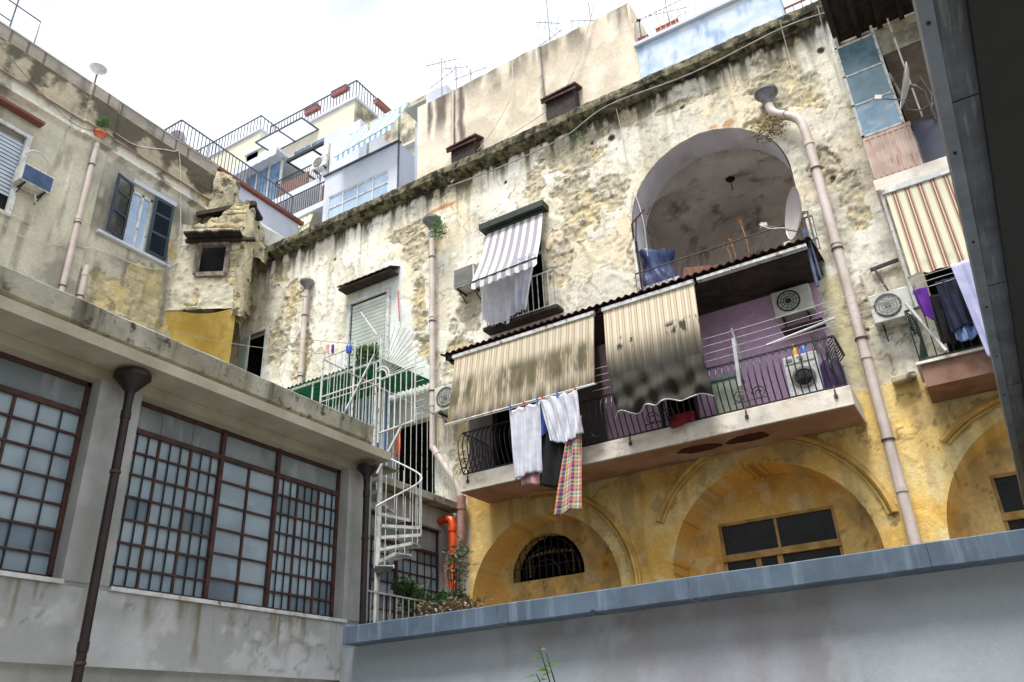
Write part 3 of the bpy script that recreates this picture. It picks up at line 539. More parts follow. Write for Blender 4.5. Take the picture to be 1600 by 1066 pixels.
# ---- low courtyard wall with coping and the terrace floor behind it
lw = thing('courtyard_wall', 'low grey rendered wall with a projecting blue grey coping, in the foreground', 'wall', (-2, 8.8, 0))
m = MB(); m.box(WX-.02, 7, 8.81, 9.1, 0, 2.9); m.build('wall', M['conc_low'], lw)
sheet('render_face', (0, 8.78, 0), (1, 0, 0), (0, 0, 1), (0, -1, 0), WX+.005, 7, .0, 2.9, .06, low_fn, [], M['wallsmooth'], lw)
for k, (xa_, xb_) in enumerate(((-7.73, -5.302), (-5.298, -2.902), (-2.898, -.562), (-.558, 1.84), (1.844, 4.3), (4.304, 7))):
    m = MB(); n = 24
    def cf(u, v):
        x = xa_+(xb_-xa_)*u; pr = [(9.2, 3.13), (8.51, 3.13), (8.5, 3.12), (8.5, 2.91), (8.508, 2.9), (9.2, 2.9)][int(round(v*5))]
        w_ = .004*math.sin(x*2.3+k)+.003*math.sin(x*7.1); nick = .02 if abs(x-(-4.05, -1.1)[k > 2]) < .025 and pr[1] < 2.95 else 0
        return (x, pr[0]+w_*(pr[0] < 9), pr[1]+w_*.6+nick)
    m.grid(cf, 100, 5); m.box(xa_, xa_+.002, 8.52, 9.19, 2.905, 3.125); m.box(xb_-.002, xb_, 8.52, 9.19, 2.905, 3.125); m.build('coping', M['coping'], lw)
m = MB(); M['tar'] = mat('bounce_cut_floor', lin(62, 60, 58), lin(44, 43, 42), 2, .9, .3, 20); m.box(-10.05, 7, 9.1, FD+.5, 2.7, 2.85); tag(m.build('terrace_floor', M['tar']), kind='structure')  # unseen floor, made dark to cut light bounced up into the arches
# ---- steel clad canopy edge overhead
cn = thing('canopy_beam', 'dark steel clad canopy edge overhead on the right, close to the camera', 'canopy', (.6, 5, 4))
def cb(x, y, z): return (x+.016*y, y, z)
def cpr(poly, y0, y1, nm, mt): mm = MB(); mm.prism([cb(x, y0, z) for x, z in poly], (.016*(y1-y0), y1-y0, 0)); return mm.build(nm, mt, cn)
zt_ = 1.6+2.62; xa = .265
cpr([(xa, zt_), (xa, zt_+.10), (xa+.8, zt_+.10), (xa+.8, zt_)], -3, 13.2, 'fascia_panel', M['steel'])
cpr([(xa+.0, zt_-.012), (xa+.0, zt_-.002), (xa+.06, zt_-.002), (xa+.06, zt_-.012)], -3, 13.2, 'flange', M['steel_light'])
for k in range(14):
    q = cb(xa+.03, -1+k*1.0, zt_-.016); MB().lathe([(0, -.006), (.008, -.005), (.009, 0)], q, (0, 0, 1), 8).build('screw', M['darkbar'], cn)
for k in range(6):
    y_ = 1.5+k*2.1; mm = MB(); mm.obox(cb(xa+.062, y_, zt_-.003), (.11, 0, 0), (0, .006, 0), (0, 0, .002)); mm.build('panel_seam', M['darkbar'], cn)
cpr([(xa+.175, zt_-.06), (xa+.175, zt_-.002), (xa+.9, zt_-.002), (xa+.9, zt_-.06)], -3, 13.2, 'soffit_panel', M['blackgreen'])

# ---- unseen blocks added to cut low sky light, behind and beside the camera
cb_ = thing('unseen_shade_block', 'plain grey unseen block added behind the camera to hold back low light', 'building', (-5, -13, 0)); m = MB(); m.box(-24, 20, -20, -13, 0, 15); m.build('wall', M['conc'], cb_)
cb_ = thing('unseen_shade_block', 'plain grey unseen block added on the right side to hold back low light', 'building', (13, 3, 0)); m = MB(); m.box(13, 20, -12.99, 14.4, 0, 11); m.build('wall', M['conc'], cb_)
# ------------------------------------------------------------------ roofs and houses above the cornice
def railmb(path, h, sp=.12, r=.009, rr=.018, belly=0., out_=(0, -1, 0), mid=None, square=False, sag=None, base=.05):
    """a railing along a path: posts of thin bars between a top and a bottom rail; belly bows the bars outwards"""
    m = MB(); out_ = np.array(out_, float); path = [np.array(p, float) for p in path]; upv = np.array((0, 0, 1.))
    for a, b_ in zip(path[:-1], path[1:]):
        L = np.linalg.norm(b_-a); n = max(2, int(round(L/sp))); d = (b_-a)/L; o = np.cross(d, upv); o = o if o.dot(out_) > 0 or belly == 0 else -o
        if belly: o = _n(o) if abs(np.dot(_n(o), out_)) > .1 else _n(o)*(1 if np.dot(o, out_) >= 0 else -1)
        m.beam(a+upv*h, b_+upv*h, rr*2, rr*1.4); m.beam(a+upv*base, b_+upv*base, rr*1.4, rr)
        if mid: m.beam(a+upv*mid, b_+upv*mid, rr, rr)
        for i in range(n+1):
            p = a+d*L*i/n
            if belly:
                pts = [p+upv*(base+(h-base)*t)+o*belly*math.sin(math.pi*min(1, (1-t)**.75))*1.0 for t in np.linspace(0, 1, 9)]; m.tube(pts, r, 5, cap=False)
            else: m.tube([p+upv*base*0, p+upv*h], r, 5, cap=False)
    return m
M['railblue'] = mat('grey_blue_iron', lin(82, 90, 106), lin(62, 66, 80), 6, .5)
M['black_iron'] = mat('black_wrought_iron', lin(44, 42, 50), lin(22, 20, 24), 8, .45)
M['terracotta'] = mat('terracotta_plastic', lin(142, 92, 88), lin(116, 70, 68), 8, .6)
M['terra_o'] = mat('terracotta_clay', lin(192, 116, 92), lin(166, 92, 70), 8, .8)
M['tilered'] = mat('dark_red_tile', lin(84, 46, 46), lin(50, 30, 30), 5, .7, .3, 20)
M['gutter'] = mat('red_brown_gutter', lin(128, 70, 58), lin(104, 56, 46), 5, .6)
M['leaf'] = mat('green_leaf', lin(84, 120, 62), lin(52, 84, 40), 7, .6, trans=.25)
M['leafdry'] = mat('dry_leaf', lin(128, 110, 84), lin(88, 84, 54), 9, .7, trans=.2)
M['corr'] = mat('translucent_canopy', lin(244, 245, 248), lin(230, 232, 236), 2, .4, trans=.6)
# terrace edge of the wing
b = MB(); b.box(-24, -18.5, 11.5, 17, 17, 18.9); b.build('terrace_slab', M['white_render'], wing)
b = MB(); b.box(-18.52, -18.36, 11.5, 17.2, 18.86, 18.99); b.build('gutter', M['gutter'], wing)
t = thing('terrace_railing', 'pale iron railing with thin bars on the terrace of the left wing', 'railing', (-18.5, 14, 18.9), 'roof terrace railings')
railmb([(-21.5, 11.75, 18.95), (-18.5, 11.75, 18.95), (-18.5, 16.6, 18.95)], .92, .14, .014, .022).build('bars', M['railblue'], t)
m = MB(); m.lathe([(.02, 0), (.12, .03), (.15, .06)], (-18.75, 13.1, 18.95)); m.tube([(-18.75, 12.4, 18.99), (-18.7, 12.4, 19.3)], .03)
t = thing('satellite_dish', 'small pale dish with a wide rim behind the terrace railing of the left wing', 'dish', (-18.9, 12.05, 18.95)); M['dishw'] = mat('dish_enamel', lin(200, 196, 198), lin(180, 174, 172), 3, .4)
MB().lathe([(.0, 0), (.16, .04), (.25, .1), (.24, .11), (.0, .02)], (-18.85, 11.95, 19.45), (.5, -.5, -.6)).build('reflector', M['dishw'], t, smooth=True); MB().tube([(-18.87, 12.0, 18.95), (-18.87, 12.0, 19.5)], .025).build('mast', M['railblue'], t)
# ---- beige block
bb = thing('beige_block', 'large plain beige rendered rooftop block with brown rain stains, behind the cornice', 'building', (-8, 15.4, 15.9))
def beige_fn(U, Z):
    n1 = fbm(U*.5, Z*.5, 401, 4); n2 = fbm(U*1.8, Z*1.8, 402, 5, .6); s1 = fbm(U*2.2, Z*.35, 403, 5, .6)
    col = mixc(np.broadcast_to(np.array(lin(226, 216, 198)), U.shape+(3,)), np.array(lin(206, 194, 174)), sst(n1, .4, .62)); col = mixc(col, np.array(lin(238, 228, 208)), sst(n2, .5, .66)*.6)
    top = sst(Z+(n2-.5)*1.6, 18.4, 19.8); col = mixc(col, np.array(lin(112, 102, 90)), np.clip(top*sst(s1, .36, .58), 0, 1)*.85)
    for (a, b_, w_, l) in ((672, 160, .1, 1.8), (688, 150, .26, 2.0), (720, 155, .14, 3.0), (708, 150, .1, 4.), (845, 90, .06, 3.)):
        c = PY(a, b_, 15.4); k = (1-sst(np.abs(U-c[0]+(n2-.5)*.12), w_*.5, w_))*sst(Z, c[2]-l, c[2]-l*.4); col = mixc(col, np.array(lin(88, 78, 72)), k*.9)
    return (n2-.5)*.04+(n1-.5)*.05, col
sheet('wall', (0, 15.4, 0), (1, 0, 0), (0, 0, 1), (0, -1, 0), -11.9, -4.65, 15.7, 19.92, .07, beige_fn, [], M['wallattr'], bb, topfn=lambda u: 19.78+.03*np.sin(u*1.3)+(fbm(u*3, u*0, 6)-.5)*.07)
b = MB(); b.box(-11.88, -4.67, 15.46, 20, 15.7, 19.5); b.box(-4.7, -4.62, 15.38, 16.6, 15.8, 19.72); b.build('wall_core', M['beige'], bb)
m = MB(); m.beam(PY(708, 140, 15.33), PY(707, 290, 15.33), .05, .05); m.build('drain_pipe', M['pinkpipe'], bb)
def ventbox(x0, x1, zt, lab):
    t = thing('roof_vent', lab, 'vent', ((x0+x1)/2, 15.3, zt), 'small dark hoods on the beige block')
    m = MB(); m.box(x0+.1, x1-.1, 15.05, 15.42, zt-.9, zt-.06); m.build('box', M['wood'], t)
    m = MB()
    for i in range(6): xx = x0+(x1-x0)*i/6; m.obox((xx, 14.92, zt-.14+.01*i), ((x1-x0)/6+.02, 0, .02), (0, .5, .2), (0, 0, .05))
    m.beam((x0, 14.98, zt-.18), (x1, 14.98, zt-.18), .05, .07); m.build('hood', M['tilered'], t)
ventbox(-10.5, -9.5, 17.2, 'dark wooden vent hood low on the beige block, left one of the two')
ventbox(-7.35, -6.3, 17.4, 'dark wooden vent hood low on the beige block, right one nearer the blue wall')
# ---- blue washed parapet block
bl = thing('blue_block', 'low rooftop block washed in flaking light blue paint above the cornice', 'building', (-2.8, 15.4, 15.9))
b = MB(); b.box(-4.62, -.95, 15.4, 20, 15.8, 18.02); b.build('wall', M['bluewall'], bl)
b = MB(); b.box(-4.66, -.92, 15.3, 20, 18.03, 18.13); b.build('ledge', M['white_render'], bl)
b = MB(); b.box(-.93, 3.4, 15.6, 20, 15.8, 16.6); b.build('annex_wall', M['white_render'], bl)
t = thing('roof_railing', 'white bow shaped bars under a dark handrail on top of the blue block', 'railing', (-3, 15.5, 18.1), 'roof terrace railings')
railmb([(-4.6, 15.5, 18.13), (-.95, 15.5, 18.13)], .95, .14, .011, .02, belly=.14).build('bars', M['ivory'], t)
t = thing('roof_railing', 'short dark red handrail with thin bars right of the blue block', 'railing', (0, 15.6, 16.6), 'roof terrace railings')
railmb([(-.9, 15.6, 16.62), (3.2, 15.6, 16.62)], .7, .2, .012, .025).build('bars', M['gutter'], t)
def planter(p, L, d, mt, lab, grp, axis=(1, 0, 0), h=.2):
    t = thing('planter', lab, 'planter', p, grp); p = np.array(p, float); ax = np.array(axis, float); o = np.array((ax[1], -ax[0], 0))
    m = MB(); m.add([p-o*d*.38, p+ax*L-o*d*.38, p+ax*L+o*d*.38, p+o*d*.38]+[p-o*d*.5+(0, 0, h), p+ax*L-o*d*.5+(0, 0, h), p+ax*L+o*d*.5+(0, 0, h), p+o*d*.5+(0, 0, h)], [(0, 1, 2, 3), (0, 1, 5, 4), (1, 2, 6, 5), (2, 3, 7, 6), (3, 0, 4, 7)])
    q = p+np.array((0, 0, h)); m.beam(q+o*d*.5, q+ax*L+o*d*.5, .03, .03); m.beam(q-o*d*.5, q+ax*L-o*d*.5, .03, .03); m.build('trough', mt, t)
    e = MB(); e.add([q-o*d*.45-(0, 0, .03), q+ax*L-o*d*.45-(0, 0, .03), q+ax*L+o*d*.45-(0, 0, .03), q+o*d*.45-(0, 0, .03)], [(0, 1, 2, 3)]); e.build('soil', M['dark'], t); return t
planter((-4.05, 15.62, 18.3), .62, .2, M['terra_o'], 'long clay coloured planter behind the railing on the blue block', 'terracotta planters on the blue block')
planter((-4.58, 15.62, 18.25), .3, .2, M['terra_o'], 'short clay coloured planter at the left end of the railing on the blue block', 'terracotta planters on the blue block')
t = thing('vent_mast', 'thin black mast with a cap at the left end of the blue block railing', 'mast', (-4.5, 15.45, 18.1)); MB().tube([(-4.45, 15.42, 18.1), (-4.45, 15.42, 18.95)], .02).build('pole', M['black_iron'], t); MB().lathe([(.0, .06), (.06, .04), (.06, 0), (0, 0)], (-4.45, 15.42, 18.95), seg=10).build('cap', M['black_iron'], t)
# ---- white house with the long window
wh = thing('white_house', 'white rooftop house with a long glazed window and an open loggia above it', 'building', (-15.5, 17, 16))
b = MB(); b.box(-17.35, -13.95, 17, 21, 15, 18.0); b.box(-17.35, -17.15, 17, 21, 18.0, 19.5); b.box(-14.35, -13.95, 17, 21, 18.0, 19.5); b.box(-17.35, -13.95, 17, 21, 19.5, 20.5); b.build('wall', M['white_render'], wh)
b = MB(); b.box(-17.2, -14.3, 17.5, 17.6, 17.9, 19.6); b.build('room_wall', M['white_render'], wh)
b = MB(); b.box(-13.95, -12.1, 17.9, 22, 15, 22.0); b.box(-13.1, -11.9, 17.2, 17.9, 15, 21.9); b.build('side_wall', M['white_render'], wh)
b = MB(); b.box(-13.97, -13.9, 16.98, 17.0, 15, 20.5); b.box(-17.4, -13.9, 16.93, 17.1, 20.5, 20.56); b.build('parapet_cap', M['railblue'], wh)
def glazing(x0, x1, z0, z1, zt, cols, y, parent, fm=None, gm=None, w_=.06, nm='window'):
    f = MB(); fm = fm or M['whitepaint']
    for z in [z0+w_/2, z1-w_/2]+([zt] if zt else []): f.box(x0, x1, y-.03, y+.03, z-w_/2, z+w_/2)
    for i in range(cols+1): xx = x0+w_/2+(x1-x0-w_)*i/cols; f.box(xx-w_/2, xx+w_/2, y-.035, y+.035, z0, z1)
    fo = f.build(nm, fm, parent); g_ = MB(); g_.box(x0+.01, x1-.01, y-.005, y+.005, z0+.01, z1-.01); g_.build('pane', gm or M['glass'], fo); return fo
M['skyglass'] = mat('sky_reflecting_glass', lin(176, 200, 226), lin(150, 176, 206), 1.2, .12, spec=.7)
glazing(-17.15, -14.35, 18.02, 19.5, 19.0, 4, 17.05, wh, gm=M['skyglass'])
# loggia above: rear wall, windows, posts, roof edge
b = MB(); b.box(-17.35, -12.1, 19.2, 19.35, 20.3, 22.4); b.box(-17.35, -12.1, 19.0, 21, 22.4, 22.5); b.build('loggia_wall', M['cream'], wh)
glazing(-16.9, -15.6, 20.6, 22.0, None, 2, 19.15, wh, gm=M['darkglass']); glazing(-14.8, -13.4, 20.6, 22.1, None, 2, 19.15, wh, gm=M['glass'])
b = MB(); b.box(-13.0, -12.1, 17.3, 19.2, 20.3, 22.4); b.build('end_wall', M['white_render'], wh)
m = MB()
for x in (-17.3, -15.4, -13.98): m = MB(); m.box(x-.03, x+.03, 17.02, 17.08, 20.57, 22.1); m.build('post', M['creamgrey'], wh)
def awning(name, lab, A, B, Cc, D_, stripes, parent_grp=None, sag=.06, n=24, val=.14, scallop=.04, mt2=None):
    """A-B top edge, D_-C bottom edge; material carries woven stripes across A-B"""
    t = thing(name, lab, 'awning', A, parent_grp); A, B, Cc, D_ = (np.array(p, float) for p in (A, B, Cc, D_)); nr = _n(np.cross(B-A, D_-A))
    def f(u, v):
        if v > .86:
            w_ = (v-.86)/.14; p = D_*(1-u)+Cc*u; return p+np.array((0, 0, -val*w_))+nr*0-np.array((0, 0, 1))*w_*scallop*abs(math.sin(u*math.pi*9))
        k = v/.86; p = (A*(1-u)+B*u)*(1-k)+(D_*(1-u)+Cc*u)*k; return p-np.array((0, 0, 1))*sag*math.sin(math.pi*k)+nr*.02*math.sin(u*40)*k
    m = MB(); m.grid(f, 120, 20); o = m.build('fabric', stripes, t, smooth=True)
    uv = o.data.uv_layers.new(name='UVMap'); nu, nv = 120, 20
    for l in o.data.loops: i = l.vertex_index; uv.data[l.index].uv = ((i % (nu+1))/nu, (i//(nu+1))/nv)
    mm = MB(); mm.beam(A, B, .07, .07); mm.build('roller', mt2 or M['whitepaint'], t); mm = MB(); mm.tube([D_, Cc], .018, 6); mm.build('front_bar', mt2 or M['whitepaint'], t); return t
def fabric(name, stops, n, rough=.85, trans=.25, dirt=None, fray=0.):
    """striped cloth: colour stops repeat n times across UV u; dirt = (colour, v centre, width, strength)"""
    m = bpy.data.materials.new(name); m.use_nodes = True; t = m.node_tree; N = t.nodes; L = t.links; bs_ = N['Principled BSDF']; bs_.inputs['Roughness'].default_value = rough
    uv = N.new('ShaderNodeTexCoord'); sx = N.new('ShaderNodeSeparateXYZ'); L.new(uv.outputs['UV'], sx.inputs[0])
    mu = N.new('ShaderNodeMath'); mu.operation = 'MULTIPLY'; mu.inputs[1].default_value = n; L.new(sx.outputs[0], mu.inputs[0]); fr_ = N.new('ShaderNodeMath'); fr_.operation = 'FRACT'; L.new(mu.outputs[0], fr_.inputs[0])
    cr_ = N.new('ShaderNodeValToRGB'); cr_.color_ramp.interpolation = 'CONSTANT'; e = cr_.color_ramp.elements
    while len(e) < len(stops): e.new(.5)
    for k, (p, c) in enumerate(stops): e[k].position = p; e[k].color = (*c[:3], 1)
    L.new(fr_.outputs[0], cr_.inputs[0]); col = cr_.outputs[0]
    def noise(sx_, sy_, det=5, off=0):
        mp = N.new('ShaderNodeMapping'); mp.inputs['Scale'].default_value = (sx_, sy_, 1); mp.inputs['Location'].default_value = (off, off, 0); L.new(uv.outputs['UV'], mp.inputs[0]); q = N.new('ShaderNodeTexNoise'); q.inputs['Scale'].default_value = 1; q.inputs['Detail'].default_value = det; q.inputs['Roughness'].default_value = .6; L.new(mp.outputs[0], q.inputs[0]); return q.outputs[0]
    def mr(x, a, b_, c=0, d=1):
        r = N.new('ShaderNodeMapRange'); r.interpolation_type = 'SMOOTHSTEP'; r.inputs[1].default_value = a; r.inputs[2].default_value = b_; r.inputs[3].default_value = c; r.inputs[4].default_value = d; L.new(x, r.inputs[0]); return r.outputs[0]
    def mul(a, b_, op='MULTIPLY'):
        q = N.new('ShaderNodeMath'); q.operation = op; q.use_clamp = True
        for k, x in enumerate((a, b_)):
            if isinstance(x, (int, float)): q.inputs[k].default_value = x
            else: L.new(x, q.inputs[k])
        return q.outputs[0]
    def mix(f, a, b_):
        x = N.new('ShaderNodeMix'); x.data_type = 'RGBA'; L.new(f, x.inputs[0]) if not isinstance(f, float) else setattr(x.inputs[0], 'default_value', f)
        L.new(a, x.inputs[6]); x.inputs[7].default_value = (*b_[:3], 1); return x.outputs[2]
    for d in (dirt or []):
        c, vc, vw, s_, nxs, nys, lo, hi = d
        band = mul(mr(sx.outputs[1], vc-vw, vc), mr(sx.outputs[1], vc+vw*1.2, vc+vw*2.2, 1, 0)) if vw else mr(sx.outputs[1], vc-.25, vc+.1)
        ns = mr(noise(nxs, nys, 5, vc*7), lo, hi); col = mix(mul(mul(band, ns), s_), col, c)
    L.new(col, bs_.inputs['Base Color'])
    if trans:
        tr = N.new('ShaderNodeBsdfTranslucent'); L.new(col, tr.inputs[0]); ms = N.new('ShaderNodeMixShader'); ms.inputs[0].default_value = trans
        L.new(bs_.outputs[0], ms.inputs[1]); L.new(tr.outputs[0], ms.inputs[2]); L.new(ms.outputs[0], N['Material Output'].inputs[0])
    return m
M['aw_blue'] = fabric('pale_blue_striped_canvas', [(0, lin(236, 242, 246)), (.5, lin(140, 184, 212))], 11)
M['aw_yel'] = fabric('yellow_striped_canvas', [(0, lin(238, 238, 226)), (.55, lin(206, 204, 120))], 8)
A = PY(580, 212, 17.3); B = PY(640, 163, 17.3); Cc = PY(619, 190, 15.9); D_ = PY(522, 246, 15.9); zt_w = 22.3
awning('sun_awning', 'pale blue and white striped awning over the loggia of the white house', PY(545, 212, 17.6), PY(639, 160, 17.6), PY(615, 191, 16.4), PY(522, 246, 16.4), M['aw_blue'], 'sun awnings', val=.22)
m = MB(); m.box(-14.2, -12.4, 17.6, 19.1, 22.52, 22.56); m.tube([(-14.2, 17.58, 22.54), (-12.4, 17.58, 22.54)], .035); m.build('roof_frame', M['cream'], wh)
# black balcony railing left of the white house
bc = thing('roof_balcony', 'rooftop balcony with black iron railing left of the white house', 'balcony', (-18.9, 17.5, 20)); b = MB(); b.box(-20.8, -17.1, 17.5, 19, 19.75, 20.0); b.build('slab', M['white_render'], bc)
railmb([(-20.8, 17.55, 20.0), (-17.1, 17.55, 20.0)], .92, .11, .014, .022).build('railing', M['black_iron'], bc)
b = MB(); b.box(-20.75, -17.35, 18.3, 21, 15, 19.75); b.build('wall', M['cream'], bc)
b = MB(); b.box(-18.1, -17.35, 17.6, 17.65, 20.05, 20.8); b.build('privacy_screen', mat('red_matting', lin(156, 116, 106), lin(128, 88, 80), 9, .8), bc)
awning('sun_awning', 'yellow and white striped awning under the black railed balcony', PY(426, 350, 17.95), PY(493, 322, 17.95), PY(484, 347, 17.0), PY(452, 366, 17.0), M['aw_yel'], 'sun awnings', val=.18)
# cream house behind, balconies and canopies
ch = thing('cream_house', 'tall cream coloured house with stained side wall and a roof terrace, behind the balconies', 'building', (-21, 21, 16))
b = MB(); b.box(-27, -19.9, 21, 26, 10, 28.75); b.box(-21.0, -17.2, 20.6, 24, 10, 24.6); b.build('wall', M['cream'], ch)
b = MB(); b.box(-19.9, -19.86, 21, 26, 20, 28.75); b.box(-19.92, -16, 22.5, 26, 10, 28.7); b.build('side_wall', M['creamgrey'], ch)
b = MB(); b.box(-27.1, -19.75, 20.9, 26, 28.76, 28.9); b.build('roof_slab', M['white_render'], ch)
t = thing('terrace_railing', 'white railing round the highest roof terrace of the cream house', 'railing', (-21, 21, 28.9), 'roof terrace railings')
railmb([(-25.5, 21, 28.9), (-19.85, 21, 28.9), (-19.85, 26, 28.9)], 1.05, .2, .022, .03).build('bars', M['railblue'], t)
for k, (p, ax, L) in enumerate([((-21.2, 20.85, 29.45), (1, 0, 0), .95), ((-22.9, 20.85, 29.2), (1, 0, 0), .85), ((-19.7, 22.2, 29.4), (0, 1, 0), 1.1)]):
    planter(p, L, .25, M['terracotta'], ['faded red planter hung on the highest railing next to its corner', 'leftmost faded red planter hung on the highest terrace railing', 'faded red planter hung on the side railing of the highest terrace'][k], 'planters on the highest terrace railing', ax, .28)
glazing(-23.6, -21.3, 25.4, 27.4, None, 2, 20.98, ch, gm=M['glass'])
cp = thing('glazed_canopy', 'flat translucent canopy in a dark metal frame on the cream house', 'canopy', (-23.5, 20, 28))
b = MB(); P4 = [np.array(PY(412, 207, 20)), np.array(PY(475, 170, 20)), np.array((-20.9, 21, 27.6)), np.array((-24.1, 21, 27.6))]
P4 = [np.array((-25.1, 19.9, 28.0)), np.array((-22.1, 19.9, 28.0)), np.array((-22.1, 21.0, 28.1)), np.array((-25.1, 21.0, 28.1))]
b.obox(P4[0], P4[1]-P4[0], P4[3]-P4[0], (0, 0, .03)); b.build('sheet', M['corr'], cp)
b = MB()
for i in range(4): b.beam(P4[i]-(0, 0, .03), P4[(i+1) % 4]-(0, 0, .03), .06, .06)
b.beam((P4[0]+P4[1])/2-(0, 0, .03), (P4[2]+P4[3])/2-(0, 0, .03), .05, .05); b.build('frame', M['railblue'], cp)
ub = thing('roof_balcony', 'white slab balcony with dark railing above the black railed one', 'balcony', (-21, 19, 22.6)); b = MB(); b.box(-22.3, -19.5, 18.9, 20.6, 22.35, 22.75); b.build('slab', M['white_render'], ub)
railmb([(-22.25, 20.4, 22.75), (-22.25, 18.95, 22.75), (-19.55, 18.95, 22.75), (-19.55, 20.4, 22.75)], .95, .12, .013, .022).build('railing', M['black_iron'], ub)
b = MB(); b.box(-22.2, -20.4, 19.0, 19.05, 22.8, 23.5); b.build('reed_screen', mat('reed_matting', lin(160, 132, 122), lin(138, 108, 98), 9, .8), ub)
c2 = thing('porch_canopy', 'dark framed porch canopy with white underside over the white slab balcony', 'canopy', (-20, 19, 24.7))
b = MB(); b.obox((-21.6, 18.9, 24.5), (2.9, 0, 0), (0, 1.7, .15), (0, 0, .05)); b.build('sheet', M['corr'], c2); b = MB()
for x in (-21.6, -20.15, -18.72): b.beam((x, 18.9, 24.48), (x, 20.6, 24.62), .06, .08)
b.beam((-21.65, 18.9, 24.52), (-18.68, 18.9, 24.52), .1, .14); b.build('frame', M['darkbar'], c2)
b = MB(); b.box(-19.2, -17.25, 18.6, 20.6, 20.0, 24.45); b.build('wall', M['white_render'], ub)
def ac(name, lab, o, ax, outv, w_=.8, h=.55, d=.3, fan=True, gmat=None, grp='air conditioner units', facem=None, tilt=0, louv=False):
    o = np.array(o, float); ax = _n(np.array(ax, float)); n_ = _n(np.array(outv, float)); t = thing(name, lab, 'air conditioner', o, grp); u_ = np.array((0, 0, 1.))
    m = MB(); m.obox(o, ax*w_, n_*d, u_*h); m.build('case', M['acwhite'], t, bevel=.02)
    f = MB(); c = o+ax*w_*.42+u_*h*.52+n_*(d+.004); R = h*.40
    if fan:
        f.lathe([(R*.99, .0), (R*.99, .012), (R*.93, .012), (R*.93, -.06), (0, -.06)], c, n_, 28); f.build('fan_opening', M['dark'], t)
        g_ = MB()
        for k in range(1, 5): rr = R*k/4.5; g_.lathe([(rr-.005, .01), (rr+.005, .01), (rr+.005, .018), (rr-.005, .018), (rr-.005, .01)], c, n_, 28)
        for k in range(10): a = math.pi*2*k/10; g_.beam(c+n_*.014, c+n_*.014+(ax*math.cos(a)+u_*math.sin(a))*R, .006, .006, n_)
        g_.lathe([(0, .02), (R*.2, .02), (R*.2, .005)], c, n_, 16); g_.build('fan_grille', M[gmat or 'acgrey'], t)
    if facem: q = MB(); q.obox(o+ax*.04+u_*.04+n_*(d+.001), ax*(w_-.08), n_*.01, u_*(h-.08)); q.build('front_grille', facem, t)
    for s_ in (.18, .82): br = MB(); br.beam(o+ax*w_*s_-n_*.12+u_*-.03, o+ax*w_*s_+n_*d-u_*.03, .03, .04); br.beam(o+ax*w_*s_-n_*.12-u_*.28, o+ax*w_*s_+n_*(d*.8)-u_*.04, .02, .02); br.beam(o+ax*w_*s_-n_*.1+u_*.0, o+ax*w_*s_-n_*.1-u_*.3, .02, .02); br.build('bracket', M['darkbar'], t)
    return t
M['acwhite'] = mat('ac_enamel', lin(206, 208, 204), lin(184, 184, 176), 4, .5, rust=(lin(140, 120, 96), .1, 9)); M['acgrey'] = mat('ac_grille', lin(118, 118, 116), lin(96, 96, 96), 5, .5)
M['acblue'] = mat('blue_tarp_front', lin(52, 82, 122), lin(40, 64, 100), 4, .4)
ac('air_conditioner', 'pale condenser beside the white slab balcony on the rooftops', (-19.6, 18.7, 22.75), (1, 0, 0), (0, -1, 0))
# glass pavilion at the far left roof
pv = thing('glass_pavilion', 'white framed glass pavilion with a flat roof on the far left rooftop', 'building', (-24, 19.5, 19)); b = MB(); b.box(-25.2, -22.7, 19.5, 22, 17, 23.2); b.build('base', M['cream'], pv)
b = MB(); b.box(-25.5, -22.5, 19.0, 22, 25.7, 25.85); b.build('roof', M['white_render'], pv); glazing(-25.1, -22.7, 23.2, 25.7, None, 3, 19.6, pv, w_=.1, gm=M['glass'])
b = MB(); b.grid(lambda u, v: (-25.4+2.9*u, 19.0-.0, 25.7-.25*v-.04*abs(math.sin(u*22))*v), 60, 3); b.build('valance', M['white_render'], pv)
t = thing('terrace_railing', 'white railing beyond the glass pavilion against the sky', 'railing', (-27, 22, 30), 'roof terrace railings'); railmb([(-32, 21, 30.1), (-26.3, 21, 30.1), (-26.3, 25, 30.1)], 1.0, .24, .022, .03).build('bars', M['railblue'], t)
b = thing('far_house', 'distant cream house block under the farthest railing', 'building', (-29, 22, 10)); MB().box(-33, -26.2, 21, 26, 10, 30.05).build('wall', M['cream'], b); MB().box(-33.1, -26.1, 20.9, 26, 30.055, 30.15).build('roof', M['white_render'], b)
# sloped fillet between the wing and the cornice
b = MB(); b.prism([(-18.4, 14.75, 17.9), (-18.4, 14.75, 15.9), (-15.6, 14.75, 15.9), (-16.6, 14.75, 16.3), (-17.5, 14.75, 17.0)], (0, 2.3, 0)); b.build('roof_fillet', M['conc'], facade)
# small roof lamp and rail frame on the wing, aerials
t = thing('roof_lamp', 'white bowl lamp on a thin post on the parapet of the left wing', 'lamp', (-18.3, 8.8, 18.7)); MB().tube([(-18.3, 8.8, 18.7), (-18.3, 8.8, 19.3)], .025).build('post', M['railblue'], t)
MB().lathe([(.03, 0), (.05, .1), (.2, .22), (.24, .26), (.22, .27), (.0, .24)], (-18.3, 8.8, 19.2)).build('lamp_bowl', M['whitepaint'], t, smooth=True)
t = thing('handrail_frame', 'thin grey pipe handrail standing on the left wing parapet', 'railing', (-18.3, 6.5, 18.7)); m = MB(); m.tube([(-18.3, 3, 19.7), (-18.3, 7.05, 19.7), (-18.3, 7.05, 18.7)], .018, 6); m.tube([(-18.3, 3, 19.1), (-18.3, 6.4, 19.1)], .016, 6); m.tube([(-18.3, 6.4, 18.7), (-18.3, 6.4, 19.95)], .02, 6); m.build('frame', M['railblue'], t)
